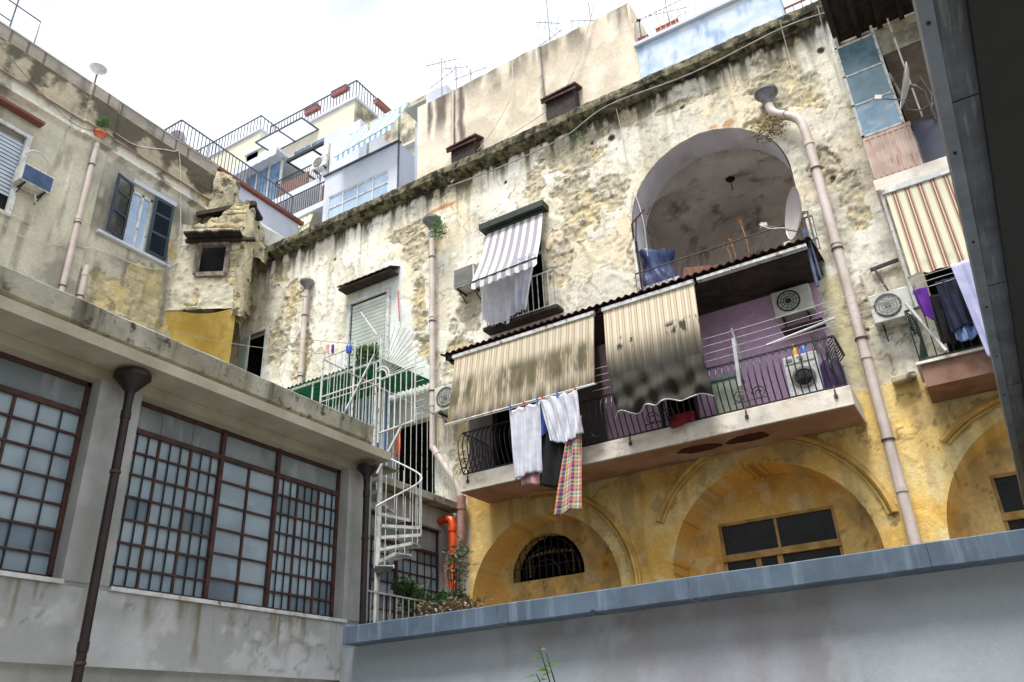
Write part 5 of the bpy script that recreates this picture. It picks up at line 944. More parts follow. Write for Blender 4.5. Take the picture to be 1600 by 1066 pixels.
# left casement window
wf = winframe(-17.72, -16.72, 11.1, 12.95, .09, M['whitepaint'], 'casement_window'); b = MB(); b.box(-17.68, -17.3, FD-.12, FD-.08, 11.1, 12.9); b.build('casement', M['whitepaint'], wf); b = MB(); b.box(-17.62, -17.36, FD-.13, FD-.121, 11.15, 12.85); b.build('pane', mat('pale_green_pane', lin(170, 190, 184), lin(150, 172, 166), 2, .2), wf)
# striped window with its awning and veil
b = MB(); b.box(-9.0, -7.15, 14.2, FD+.02, 13.25, 13.42); lf = b.build('window_lintel', mat('dark_green_wood', lin(40, 52, 42), lin(26, 34, 28), 4, .6), facade)
b = MB(); b.box(-7.42, -7.3, FD-.03, FD+.12, 10.62, 13.2); b.box(-8.02, -7.94, FD+.08, FD+.14, 10.62, 13.2); b.box(-8.85, -7.42, FD+.08, FD+.14, 12.2, 12.28); b.build('window_frame', M['creamgrey'], facade)
M['aw_grey'] = fabric('grey_and_white_stripes', [(0, lin(236, 236, 242)), (.5, lin(164, 160, 168))], 7.5, dirt=[(lin(190, 184, 176), .8, .2, .3, 3, 3, .4, .7)])
awning('window_awning', 'grey and white striped awning with a scalloped edge over the veiled window', (-8.85, 14.38, 13.2), (-7.25, 14.38, 13.2), (-7.1, 13.6, 11.42), (-8.88, 13.6, 11.38), M['aw_grey'], 'window awnings', sag=.14, val=.17, scallop=.05, mt2=mat('dark_green_metal', lin(44, 60, 48)))
M['veil'] = mat('sheer_curtain', lin(234, 236, 246), lin(214, 216, 230), 3, .9, trans=.35)
def veil(name, lab, x0, x1, z0, z1, y, xb, seed, cat='curtain'):
    rd_ = random.Random(seed)
    def f(u, v): x = (x0+(x1-x0)*u)*(1-v)+(xb[0]+(xb[1]-xb[0])*u)*v; return (x, y-.25*(1-v)+.05*math.sin(u*22+v*3)+.03*math.sin(u*55), z1-(z1-z0)*v+.12*v*math.sin(u*6+seed)+.05*v*math.sin(u*19))
    m = MB(); m.grid(f, 60, 30); o = m.build(name, M['veil'], None, smooth=True); return tag(o, lab, cat)
veil('sheer_curtain', 'wide sheer white curtain hanging out under the striped awning', -8.85, -7.45, 10.45, 11.8, 14.12, (-8.95, -7.7), 2); veil('sheer_curtain', 'loose end of sheer curtain blown against the window bars', -7.75, -7.15, 10.5, 11.6, 13.9, (-7.85, -7.6), 5)
t = thing('window_balconette', 'small balconette with white iron bars under the veiled window', 'balconette', (-8, 14.3, 10.2)); b = MB(); b.box(-8.95, -6.95, 14.16, FD-.03, 10.34, 10.43); b.build('slab', M['wood'], t, bevel=.01)
b = railmb([(-8.85, 14.4, 10.42), (-8.85, 14.2, 10.42), (-7.02, 14.2, 10.42), (-7.02, 14.4, 10.42)], .95, .14, .011, .016); b.build('railing', M['ivory'], t)
ac('air_conditioner', 'weathered condenser left of the striped awning', (-9.75, FD-.02, 11.75), (1, 0, 0), (0, -1, 0), .62, .55, .36, fan=False, facem=M['acgrey'])
ac('air_conditioner', 'condenser with round white fan grille left of the long stained awning', (-10.35, FD-.02, 8.62), (1, 0, 0), (0, -1, 0), .75, .62, .34)
ac('air_conditioner', 'cream condenser with slanted bracket right of the big downpipe', (-.78, FD-.02, 7.95), (1, 0, 0), (0, -1, 0), .68, .56, .34)
b = thing('support_bracket', 'rusty black bracket left on the wall above the cream condenser', 'bracket', (-.4, 14.4, 9)); m = MB(); m.beam((-.62, 14.42, 9.15), (-.12, 14.42, 9.2), .05, .06); m.tube([(-.55, 14.4, 9.15), (-.42, 14.3, 8.55)], .02, 6); m.build('bar', M['darkbar'], b)
# arches: lattice, glazed windows
b = MB(); cx, cz = -8.24, 4.75; y = FD+.74
for k in range(11): x = cx-.8+k*.16; h = math.sqrt(max(0, .82**2-(x-cx)**2)); b.tube([(x, y, cz), (x, y, cz+.07+h)], .012, 5)
for r in (.3, .55, .78): b.tube([(cx+r*math.cos(a), y, cz+.07+r*math.sin(a)) for a in np.linspace(0, math.pi, 20)], .012, 5)
b.tube([(cx-.8, y, cz+.25), (cx+.8, y, cz+.25)], .012, 5); b.build('lattice_grille', M['black_iron'], facade)
b = MB()
for k in range(11): x = cx-.5+k*.1; b.obox((x, y+.14, 5.22+.06*math.sin(k*.3)), (.05, 0, .02), (0, .01, 0), (0, 0, .04))
for s_ in (-.5, .55):
    for k in range(6): b.obox((cx+s_, y+.14, 4.82+k*.075), (.04, 0, .01), (0, .01, 0), (.01, 0, .045))
b.tube([(cx-.49, y+.145, 4.82), (cx-.49, y+.145, 5.24), (cx, y+.145, 5.28), (cx+.56, y+.145, 5.24), (cx+.56, y+.145, 4.82)], .006, 5); b.build('garland', mat('pale_garland', lin(150, 146, 110)), facade)
M['ochrewood'] = mat('ochre_painted_wood', lin(196, 164, 104), lin(160, 128, 76), 4, .7, .2, 20)
for (x0, x1) in ((-4.48, -2.32), (.2, 1.9)):
    f_ = MB(); z1 = 5.24 if x0 < 0 else 5.28; yy = FD+.84; f_.box(x0, x0+.06, yy, yy+.08, 2.9, z1); f_.box(x1-.06, x1, yy, yy+.08, 2.9, z1); f_.box(x0, x1, yy-.02, yy+.08, z1-.05, z1); f_.box(x0, x1, yy-.05, yy+.09, 4.52, 4.64); f_.box((x0+x1)/2-.025, (x0+x1)/2+.025, yy+.01, yy+.07, 4.6, z1)
    for x in (x0+.65, x0+1.05): f_.box(x-.05, x+.05, yy, yy+.07, 2.9, 4.54)
    fo = f_.build('window_frame', M['ochrewood'], facade); g_ = MB(); g_.box(x0+.03, x1-.03, yy+.035, yy+.045, 2.9, z1-.02); g_.build('pane', M['darkglass'], fo)
# ---- downpipes
def pipe(name, lab, pts, r, mt, grp, hop=None, hm=None, colr=None, step=2.4):
    t = thing(name, lab, 'downpipe', pts[-1], grp); P_ = [np.array(p, float) for p in pts]; o = [P_[0]]
    for i in range(1, len(P_)-1):
        a, b_, c = P_[i-1], P_[i], P_[i+1]; k = min(.16, np.linalg.norm(b_-a)*.4, np.linalg.norm(c-b_)*.4); o += [b_+_n(a-b_)*k, b_+(_n(a-b_)+_n(c-b_))*k*.28, b_+_n(c-b_)*k]
    o.append(P_[-1]); m = MB(); m.tube(o, r, 14); m.build('pipe', mt, t, smooth=True)
    for a, b_ in zip(P_[:-1], P_[1:]):
        L = np.linalg.norm(b_-a); d = (b_-a)/L; n_ = int(L/step)
        for k in range(n_+1):
            q = a+d*min(L-.1, .25+k*step)
            if L > .5: MB().lathe([(r, -.05), (r*1.16, -.045), (r*1.16, .045), (r, .05)], q, d, 14).build('collar', mt, t, smooth=True)
    for a, b_ in zip(P_[:-1], P_[1:]):
        L = np.linalg.norm(b_-a); d = (b_-a)/L
        if L > 1.2:
            for k in range(max(1, int(L/1.9))): q = a+d*(.9+k*1.9); MB().lathe([(r*1.02, -.015), (r*1.2, -.015), (r*1.2, .015), (r*1.02, .015)], q, d, 14).build('clamp', M['rustframe'], t)
    if hop:
        R = hop; MB().lathe([(r*1.05, -.06), (r*1.12, -.02), (r*1.12, .02), (R*.97, R*.95), (R*1.04, R*1.0), (R*1.04, R*1.25), (R*.95, R*1.25), (R*.9, R*1.0), (0, R*.5)], P_[0], (0, 0, 1), 24).build('hopper', hm or mt, t, smooth=True)
    return t
M['zinc'] = mat('grey_zinc', lin(128, 132, 136), lin(96, 98, 100), 4, .5, rust=(lin(84, 70, 58), .2, 7)); M['orangeplastic'] = mat('orange_plastic', lin(224, 84, 30), lin(200, 66, 22), 3, .35); M['rosepipe'] = mat('rose_painted_pipe', lin(186, 148, 138), lin(160, 120, 110), 3, .5); M['orangefun'] = mat('faded_orange_funnel', lin(206, 110, 74), lin(180, 86, 54), 3, .5)
G = 'pale pink downpipes'
pipe('downpipe', 'pale pink downpipe with a grey bowl hopper left of the roller shutter window', [(-15.05, 14.34, 13.7), (-14.98, 14.34, 6.4)], .072, M['pinkpipe'], G, .2, M['zinc'])
pipe('downpipe', 'pale pink downpipe with ferns in its hopper left of the striped awning', [(-10.55, 14.32, 13.98), (-10.53, 14.32, 7.86)], .072, M['pinkpipe'], G, .24, M['zinc'])
pipe('downpipe', 'slanting pale pipe that ends in a rose coloured elbow beside the yellow wall', [(-10.55, 14.32, 7.9), (-9.9, 14.3, 6.95), (-9.74, 14.3, 6.6), (-9.76, 14.3, 5.5), (-10.02, 14.2, 5.3)], .075, M['pinkpipe'], G, step=9)
pipe('downpipe', 'rose brown pipe standing beside the orange pipe on the terrace', [(-9.72, 14.28, 6.55), (-9.76, 14.28, 5.5), (-10.0, 14.1, 5.25), (-9.98, 14.1, 2.86)], .1, M['rosepipe'], G, step=1.4)
pipe('downpipe', 'long pale pink downpipe with a big grey funnel running past the loggia to the terrace', [(-1.62, 14.28, 13.65), (-1.6, 14.28, 13.35), (-1.1, 14.28, 12.95), (-1.05, 14.28, 12.5), (-1.08, 14.28, 2.86)], .092, M['pinkpipe'], G, .24, M['zinc'])
pipe('downpipe', 'bright orange plastic pipe bent over at the top, beside the yellow wall', [(-10.05, 13.9, 5.98), (-9.7, 13.9, 6.0), (-9.7, 13.9, 2.86)], .085, M['orangeplastic'], None, step=9)
pipe('downpipe', 'pale pink downpipe under an orange funnel on the left wing', [(-18.06, 9.13, 17.0), (-18.06, 9.13, 6.2)], .072, M['pinkpipe'], G, .17, M['orangefun'])
pipe('downpipe', 'short pale pipe stub low on the left wing', [(-18.08, 9.62, 13.15), (-18.08, 9.62, 6.2)], .075, M['pinkpipe'], G)
pipe('rainwater_pipe', 'dark brown rainwater pipe with a conical hopper between the two workshop windows', [(-7.8, 4.93, 5.3), (-7.8, 4.93, .1)], .047, M['brownpipe'], 'brown rainwater pipes', .19)
pipe('rainwater_pipe', 'dark brown rainwater pipe with a conical hopper at the far corner of the workshop', [(-7.8, 8.95, 5.3), (-7.8, 8.97, 3.15)], .047, M['brownpipe'], 'brown rainwater pipes', .15)
# ------------------------------------------------------------------ ferns and plants
def fern(lab, c, r, n, L, w_, mt, seed, name='fern_plant', up=.2):
    t = thing(name, lab, 'plant', c); m = MB(); rd = random.Random(seed); leaves(m, c, r, n, L, w_, rd, up=up); blades(m, (c[0], c[1], c[2]-r[2]*.3), 16, L*2.5, w_*.6, rd, 1, .8); m.build('foliage', mt, t); return t
M['fern'] = mat('fern_green', lin(78, 124, 54), lin(50, 90, 38), 6, .6, trans=.3)
fern('green ferns growing round the hopper left of the striped awning', (-10.2, 14.1, 13.7), (.26, .16, .36), 240, .14, .013, M['fern'], 1)
fern('small green fern in the orange funnel of the left wing', (-18.0, 9.15, 17.55), (.22, .22, .2), 120, .14, .015, M['fern'], 2)
fern('clump of dry yellow brown moss under the big grey funnel', (-1.72, 14.25, 12.95), (.42, .16, .34), 420, .1, .012, mat('dry_moss', lin(150, 122, 60), lin(96, 84, 40), 8, .9), 3, 'moss_clump')
fern('tuft of grass growing under the cornice above the striped awning', (-6.1, 14.25, 14.9), (.2, .08, .1), 60, .1, .01, M['fern'], 4, 'grass_tuft')
# bushes on the terrace
def bush(lab, c, r, n, mt, seed, L=.1, w_=.022, name='potted_bush', pot=True, flowers=None):
    t = thing(name, lab, 'plant', (c[0], c[1], 2.85), 'plants on the terrace'); rd = random.Random(seed); m = MB(); k = 7
    for i in range(k):
        cc = (c[0]+rd.uniform(-.5, .5)*r[0], c[1]+rd.uniform(-.5, .5)*r[1], c[2]+rd.uniform(-.6, .7)*r[2]); rr = (r[0]*rd.uniform(.3, .6), r[1]*rd.uniform(.3, .6), r[2]*rd.uniform(.3, .6)); leaves(m, cc, rr, n//k, L, w_, rd, up=.3)
    m.build('foliage', mt, t); s_ = MB()
    for i in range(9): q = (c[0]+rd.uniform(-.8, .8)*r[0], c[1]+rd.uniform(-.5, .5)*r[1], c[2]+rd.uniform(0, 1.1)*r[2]); s_.tube([(c[0], c[1], 3.15), ((c[0]+q[0])/2+rd.uniform(-.05, .05), (c[1]+q[1])/2, (3.15+q[2])/2+.05), q], [.014, .01, .005], 5)
    s_.build('stems', M['wood'], t)
    if pot: MB().lathe([(0, 0), (.16, 0), (.22, .3), (.24, .34), (.2, .34), (.19, .3), (0, .28)], (c[0], c[1], 2.86)).build('pot', M['terra_o'], t, smooth=True)
    if flowers: f = MB(); leaves(f, c, (r[0], r[1], r[2]*.9), 60, .035, .02, rd); f.build('flowers', flowers, t)
M['flw'] = mat('pale_pink_flowers', lin(226, 196, 196), lin(206, 150, 156), 9, .7)
bush('dark green bush behind the terrace bars below the spiral stair', (-8.85, 11.6, 4.0), (.55, .4, .4), 900, M['leaf'], 21)
bush('low green bush at the end of the white terrace bars', (-8.0, 11.4, 3.75), (.4, .4, .3), 700, M['leaf'], 22)
bush('tall thin grey green plant in front of the orange pipe', (-7.75, 11.2, 4.1), (.22, .2, .6), 420, mat('grey_green_leaf', lin(120, 134, 108), lin(88, 104, 78), 7, .7, trans=.2), 23)
bush('straggly dry bush with small pale flowers against the yellow arch', (-6.95, 10.2, 3.32), (.55, .35, .24), 500, M['leafdry'], 24, .09, .018, flowers=M['flw'])
bush('dry reddish bush between the orange pipe and the coping', (-7.5, 10.3, 3.35), (.36, .3, .24), 300, M['leafdry'], 25, flowers=M['flw'])
# weed on the low wall
t = thing('wall_weed', 'small green weed with long thin leaves growing from the low grey wall', 'plant', (-4.65, 8.78, 1.9)); m = MB(); s_ = MB(); rd = random.Random(9)
for (a, b_, c) in (((-4.66, 8.76, 1.7), (-4.66, 8.55, 2.2), (-4.70, 8.4, 2.6)), ((-4.66, 8.76, 1.7), (-4.60, 8.55, 2.2), (-4.62, 8.42, 2.52)), ((-4.66, 8.76, 1.7), (-4.76, 8.56, 2.15), (-4.78, 8.45, 2.32))):
    a, b_, c = map(np.array, (a, b_, c)); s_.tube([a, b_, c], [.012, .009, .004], 6)
    for k in range(6):
        t_ = .35+.65*k/6; p = b_*(1-t_)+c*t_; an = rd.uniform(0, 6.28); d = np.array((math.cos(an), math.sin(an)*.5-.2, rd.uniform(.1, .7)))*rd.uniform(.12, .24); w_ = np.array((-d[2], 0, d[0])); w_ = _n(w_)*.012; m.add([p, p+d*.4+w_, p+d-(0, 0, .03), p+d*.4-w_], [(0, 1, 2, 3)])
m.build('leaves', mat('bright_leaf', lin(120, 170, 80), lin(86, 140, 60), 9, .6, trans=.3), t); s_.build('stems', M['wood'], t)
# ------------------------------------------------------------------ terrace railings, spiral stair, fan gate
t = thing('terrace_railing', 'white barred railing along the terrace edge beside the workshop corner', 'railing', (-8.4, 10.5, 2.85)); railmb([(-8.4, 9.2, 2.86), (-8.4, 13.6, 2.86)], .97, .16, .012, .018).build('bars', M['ivory'], t)
sx, sy = -8.85, 10.5; st = thing('spiral_staircase', 'white iron spiral staircase between the workshop and the annex', 'staircase', (sx, sy, 2.85)); MB().tube([(sx, sy, 2.86), (sx, sy, 6.1)], .045, 12).build('newel_post', M['ivory'], st, smooth=True)
hr = []; N_ = 16; z0, z1 = 4.05, 6.3
for k in range(N_):
    a = math.radians(144+k*27); z = 3.0+k*.205; R = .72; c = np.array((sx, sy, z)); a2 = a+math.radians(25)
    if z < 4.08: hr.append(None); continue
    if True:
        b = MB(); n_ = 5; rim = [c+np.array((math.cos(a+(a2-a)*i/n_), math.sin(a+(a2-a)*i/n_), 0))*R for i in range(n_+1)]; inn = [c+np.array((math.cos(a), math.sin(a), 0))*.05, c+np.array((math.cos(a2), math.sin(a2), 0))*.05]
        b.prism([inn[0]]+rim+[inn[1]], (0, 0, .015)); b.beam(inn[0], rim[0], .02, .05); b.beam(inn[1], rim[-1], .02, .05)
        b.build('tread', M['ivory'], st)
    for q in (a, a+math.radians(13)): p = c+np.array((math.cos(q)*R, math.sin(q)*R, 0)); b2 = MB(); b2.tube([p, p+(0, 0, .95)], .008, 6); b2.build('baluster', M['ivory'], st)
    hr.append(c+np.array((math.cos(a)*R, math.sin(a)*R, .95)))
o = []
for i in range(len(hr)-1):
    if hr[i] is None: continue
    for s in range(5):
        k = i+s/5; a = math.radians(144+k*27); o.append(np.array((sx+math.cos(a)*.72, sy+math.sin(a)*.72, 3.0+k*.205+.95)))
MB().tube(o, .016, 8).build('handrail', M['ivory'], st, smooth=True)
t = thing('stair_platform', 'iron landing at the head of the spiral staircase', 'platform', (-9.2, 10.3, 6.4)); b = MB(); b.box(-9.95, -8.75, 9.95, 10.9, 6.08, 6.1); b.build('deck', M['creamgrey'], t)
t = thing('iron_fence', 'tall ivory iron fence of thin bars along the annex roof edge', 'fence', (-9.9, 12, 6.4), 'ivory iron fences at the stair head'); b = railmb([(-9.88, 10.0, 6.4), (-9.88, 14.2, 6.4)], 1.87, .19, .0075, .013, mid=None); b.build('bars', M['ivory'], t)
t = thing('iron_fence', 'tall ivory iron screen facing the courtyard at the stair head', 'fence', (-9.2, 10, 6.4), 'ivory iron fences at the stair head'); b = railmb([(-9.88, 9.98, 6.4), (-8.48, 9.98, 6.4)], 1.9, .15, .0075, .013, mid=1.0); b.beam((-9.88, 9.98, 7.5), (-8.48, 9.98, 7.52), .02, .02)
for x in (-9.88, -9.1, -8.48): b.tube([(x, 9.98, 6.3), (x, 9.98, 8.42)], .02, 6)
b.beam((-9.6, 9.95, 6.5), (-8.6, 9.95, 8.0), .03, .03); b.build('bars', M['ivory'], t)
t = thing('fan_screen', 'quarter fan of radiating iron rods beside the stair head screen', 'fan screen', (-8.45, 10, 7.45)); b = MB(); c = np.array((-8.45, 9.95, 7.5))
for k in range(14): a = math.radians(-4+k*7.6); b.tube([c+np.array((math.cos(a), 0, math.sin(a)))*.14, c+np.array((math.cos(a), 0, math.sin(a)))*.98], .0065, 5)
for R in (.14, .2): b.tube([c+np.array((math.cos(a), 0, math.sin(a)))*R for a in np.linspace(-.1, 2.0, 14)], .012, 6)
b.build('rods', M['ivory'], t)
t = thing('iron_fence', 'short ivory iron panel with spikes under the fan of rods', 'fence', (-8, 10, 6.5), 'ivory iron fences at the stair head'); b = MB(); b.tube([(-8.45, 9.95, 7.45), (-7.68, 9.95, 7.5)], .018, 6); b.tube([(-8.45, 9.95, 6.45), (-7.68, 9.95, 6.5)], .018, 6); b.tube([(-7.68, 9.95, 6.45), (-7.68, 9.95, 7.7)], .014, 6); b.beam((-8.45, 9.95, 5.75), (-7.95, 9.95, 6.48), .035, .035)
for k in range(6): x = -8.35+k*.12; b.tube([(x, 9.95, 6.45), (x, 9.95, 7.48)], .011, 5)
for k in range(9): z = 6.6+k*.12; b.tube([(-7.68, 9.95, z), (-7.5, 9.95, z)], .007, 4)
b.build('bars', M['ivory'], t)
# green canopy, striped blind, roof plants
M['greencorr'] = mat('green_corrugated_plastic', lin(30, 140, 106), lin(20, 112, 84), 2, .4, trans=.4)
t = thing('green_canopy', 'green corrugated plastic canopy behind the stair head fence', 'canopy', (-12.7, 13.8, 9)); b = MB(); b.grid(lambda u, v: (-14.3+u*3.7, 12.4+v*2.05, 9.45+.14*v+.025*math.sin(u*3.7/.13*2*math.pi)), 300, 2); b.build('sheet', M['greencorr'], t, solid=.006)
b = MB(); b.beam((-14.3, 12.45, 9.4), (-10.6, 12.45, 9.4), .04, .05)
for x in (-14.2, -12.6, -10.7): b.tube([(x, 12.45, 6.4), (x, 12.45, 9.42)], .02, 6)
b.build('frame', M['ivory'], t)
M['blind'] = fabric('blue_and_white_blind', [(0, lin(222, 232, 240)), (.5, lin(96, 140, 190)), (.7, lin(226, 236, 242)), (.85, lin(64, 96, 150))], 9)
t = thing('striped_blind', 'blue and white striped plastic blind under the green canopy', 'blind', (-13, 13, 8.6)); drape('fabric', lambda u, v: (-13.6+u*2.0, 14.0+.03*math.sin(u*60), 9.5-3.0*v), 120, 4, M['blind'], t)
tag(cloth('orange_cloth', 'orange cloth hanging beside the door under the green canopy', 'laundry', -10.72, -10.58, 7.4, 8.0, 13.2, M['cl_o'], .03, 2, 31, grp=None))
bush2 = thing('potted_plant', 'leafy dark plant in a black pot on top of the green canopy', 'plant', (-12.1, 13.6, 9.1)); m = MB(); rd = random.Random(77); leaves(m, (-11.3, 12.8, 9.9), (.35, .2, .22), 420, .13, .025, rd, up=.4); m.build('foliage', M['leaf'], bush2); m = MB(); m.box(-11.6, -11.0, 12.7, 12.95, 9.6, 9.76); m.build('pot', M['black_iron'], bush2, bevel=.02)
for k, (u0, v0, c, d) in enumerate(((512, 540, 'cl_p', 'pink cloth peg bag hanging on the line left of the stair head screen'), (520, 540, 'cl_v', 'violet scrap of cloth hanging on the line left of the stair head screen'))):
    p = PX(u0, v0, -9.88); tag(cloth('small_cloth', d, 'laundry', p[0]-.035, p[0]+.035, p[2]-.16, p[2]+.02, p[1], M[c], .01, 1, 40+k, grp=None))
p = PY(545, 552, 9.9); t = thing('blue_lantern', 'small blue lantern hanging on the stair head screen', 'lantern', p); MB().lathe([(0, 0), (.05, .01), (.06, .12), (.03, .18), (.01, .2), (0, .2)], p).build('body', mat('cobalt_plastic', lin(44, 76, 180), None, 3, .3), t, smooth=True)
wire([PX(402, 522, -18.0), PY(505, 533, 11), PY(600, 541, 10.0)], .006, 'thin cable slung from the left wing to the stair head screen', M['wireg'])
wire([(-18.1, 12.2, 12.4), (-9.9, 10.0, 8.4)], .006, 'second thin cable slung from the left wing to the stair head screen', M['wireg'], sag=.1)
# ------------------------------------------------------------------ left wing windows and fittings
wl = thing('louvred_shutters', 'pair of dark blue louvred shutters half open on the left wing window', 'shutters', (-18.1, 10.9, 15.3)); M['shut'] = mat('dark_blue_shutter', lin(36, 56, 76), lin(26, 42, 58), 4, .5)
def shutter(p, d, L, z0, z1, par):
    p = np.array(p, float); d = _n(np.array((*d, 0.))); n_ = np.array((d[1], -d[0], 0)); b = MB(); s_ = .08; u_ = np.array((0, 0, 1.))
    for a in (0, L-s_): b.obox(p+d*a+u_*z0, d*s_, n_*.04, u_*(z1-z0))
    for z in (z0, z0+(z1-z0)*.36, z0+(z1-z0)*.7, z1-s_): b.obox(p+d*s_+u_*z, d*(L-2*s_), n_*.038, u_*s_)
    o = b.build('leaf', M['shut'], par); q = MB(); k = z0+.1
    while k < z1-.1: q.obox(p+d*s_+u_*k, d*(L-2*s_), n_*.03+u_*.05, u_*.01+n_*.006); k += .085
    q.build('louvres', M['shut'], o)
wa, wb = WIN_L.a[0], WIN_L.a[1]
shutter((-18.12, wb, 0), (.05, 1), .62, 14.42, 16.3, wl); shutter((-18.12, wa, 0), (.22, -.97), .6, 14.42, 16.3, wl)
b = MB(); y0, y1 = wa, wb; b.box(-18.28, -18.2, y0, y0+.07, 14.45, 16.2); b.box(-18.28, -18.2, y1-.07, y1, 14.45, 16.2); b.box(-18.28, -18.2, y0, y1, 16.12, 16.2); b.box(-18.28, -18.2, (y0+y1)/2+.0, (y0+y1)/2+.06, 14.45, 16.2); wf = b.build('casement_window', M['whitepaint'], wing); b = MB(); b.box(-18.26, -18.25, y0+.05, y1-.05, 14.47, 16.15); b.build('pane', M['skyglass'], wf)
b = MB(); b.box(-18.2, -18.08, wa-.75, wb+.8, 14.3, 14.37); b.build('window_sill', M['white_render'], wing); b = MB(); b.box(-18.2, -18.1, wa-.05, wb+.7, 16.36, 16.5); b.build('window_head', M['white_render'], wing)
a = WIN_R.a; b = MB(); b.box(-18.24, -18.14, a[1]-.08, a[1]+.04, a[2], a[3]); b.box(-18.24, -18.14, a[0], a[1]+.04, a[3], a[3]+.1); b.box(-18.24, -18.12, a[0], a[1]+.05, a[2]-.08, a[2]); wf = b.build('shuttered_window', M['whitepaint'], wing); b = MB()
for k in range(int((a[3]-a[2]-.55)/.11)): b.obox((-18.27, a[0], a[2]+.5+k*.11), (0, a[1]-a[0], 0), (.012, 0, 0), (-.01, 0, .088))
b.build('roller_shutter', mat('pale_blue_slats', lin(196, 208, 220), lin(180, 192, 206), 2, .6), wf); b = MB(); b.box(-18.34, -18.3, a[0], a[1], a[2], a[2]+.55); b.build('dark_gap', M['dark'], wf)
b = MB(); b.box(-18.17, -17.95, 5.0, 7.7, 16.38, 16.46); b.build('window_hood', M['gutter'], wing)
t = ac('air_conditioner', 'condenser with a dark blue front beside the left wing roller shutter', (-18.18, 7.42, 14.42), (0, 1, 0), (1, 0, 0), .78, .5, .38, fan=False, facem=M['acblue'])
wire([(-18.1, 7.7, 14.95), (-17.95, 7.5, 15.35), (-17.95, 7.75, 15.5), (-18.1, 8.1, 15.45), (-18.12, 8.05, 15.0)], .022, 'looped white hose above the left wing condenser')
wire([(-18.0, 7.9, 14.4), (-17.9, 7.95, 14.1), (-18.1, 8.15, 13.9), (-18.12, 8.0, 13.6), (-18.14, 6.8, 13.6)], .018, 'pale cable trailing under the left wing condenser')
wire([PX(180, 208, -18.08), PX(215, 228, -18.08), PX(268, 236, -18.08), PX(281, 250, -18.08), PX(282, 385, -18.08)], .014, 'white cable running along the parapet band and down the left wing')
wire([PX(120, 385, -18.12), PX(170, 395, -18.12), PX(215, 415, -18.12), PX(255, 420, -18.12), PX(283, 408, -18.12)], .016, 'pale cable sagging under the louvred window')
wire([PX(0, 70, -18.05), PX(40, 118, -18.05), PX(110, 190, -18.05), PX(150, 205, -18.05)], .012, 'thin cable crossing the stained parapet band', M['wireg'])
wire([PX(0, 345, -18.1), PX(40, 372, -18.1), PX(95, 384, -18.1)], .012, 'thin pale cable low on the left wing plaster')
wire([PX(262, 378, -18.1), PX(258, 440, -18.1), PX(252, 510, -18.1)], .03, 'thin grey conduit at the end of the left wing', M['zinc'])
# ------------------------------------------------------------------ right hand veranda, awning, balcony
M['teal2'] = mat('pale_teal_pane', lin(128, 154, 166), lin(96, 124, 136), 1.1, .25, spec=.5); M['teal3'] = mat('pale_blue_pane', lin(138, 168, 190), lin(104, 136, 160), 1.6, .25, spec=.5, streak=(lin(196, 210, 220), .6, (3, 3, 6)))
vr = thing('glazed_veranda', 'projecting veranda with teal panes and a rusty corrugated skirt at top right', 'veranda', (1, 14, 10.5)); vy = 13.9
b = MB(); b.box(-.14, 2.6, vy, FD-.04, 10.42, 10.66); b.build('slab', M['slab'], vr, bevel=.01)
M['rustpanel'] = mat('rusty_pink_panel', lin(212, 190, 178), lin(188, 162, 150), 3, .7, streak=(lin(168, 96, 62), .8, (9, 9, 2.2))); xs = np.linspace(-.08, .74, 9); b = MB()
for i in range(8): b.box(xs[i]+.012, xs[i+1]-.012, vy+.02, vy+.05, 10.68, 11.58); b.box(xs[i]-.012, xs[i]+.012, vy-.012, vy+.05, 10.68, 11.58)
b.box(-.09, .75, vy+.01, vy+.06, 11.58, 11.66); b.build('corrugated_skirt', M['rustpanel'], vr)
b = MB(); b.box(.76, 1.6, vy+.03, vy+.06, 10.68, 11.6); b.build('blue_panel', mat('navy_panel', lin(44, 52, 76), lin(34, 40, 60), 3, .5), vr)
b = MB()
for z in (11.68, 12.45, 13.2, 13.98): b.box(-.1, .64, vy, vy+.04, z-.02, z+.02)
b.box(-.1, -.05, vy, vy+.05, 11.66, 14.2); b.box(.62, .67, vy, vy+.05, 11.66, 14.2); b.box(.95, .98, vy, vy+.04, 11.66, 14.2); fo = b.build('frame', M['ivory'], vr)
for z0, z1 in ((11.7, 12.43), (12.47, 13.18), (13.22, 13.96)): q = MB(); q.box(-.05, .62, vy+.015, vy+.022, z0, z1); q.build('pane', M['teal' if z0 > 13 else ('teal2' if z0 > 12.4 else 'teal3')], vr)
b = MB(); b.box(-.1, .0, vy+.05, FD-.04, 10.66, 14.3); b.build('side_panel', M['slab'], vr)
b = MB()
for k in range(44): z = 11.75+k*.045; b.obox((.72, FD-.12, z), (2.0, 0, 0), (0, .01, 0), (0, -.02, .036))
b.build('roller_shutter', mat('brown_slats', lin(120, 106, 90), lin(92, 80, 66), 3, .6), vr); b = MB(); b.box(.7, 2.7, FD-.14, FD-.05, 13.75, 14.25); b.build('shutter_box', M['creamgrey'], vr); b = MB(); b.tube([(.68, vy+.02, 12.9), (.74, vy-.04, 12.4), (.78, vy-.02, 11.9), (.98, vy-.05, 11.75), (1.3, vy-.1, 11.8)], .022, 6); b.tube([(1.15, vy-.02, 12.5), (1.22, vy-.08, 12.0), (1.15, vy-.1, 11.7)], .014, 6); b.build('hose', M['greywood'], vr)
M['aw_br'] = fabric('brown_cream_stripes', [(0, lin(226, 224, 198)), (.36, lin(196, 178, 154)), (.48, lin(140, 98, 86)), (.6, lin(224, 210, 188)), (.68, lin(140, 98, 86)), (.8, lin(196, 178, 154)), (.92, lin(226, 224, 198))], 8.3)
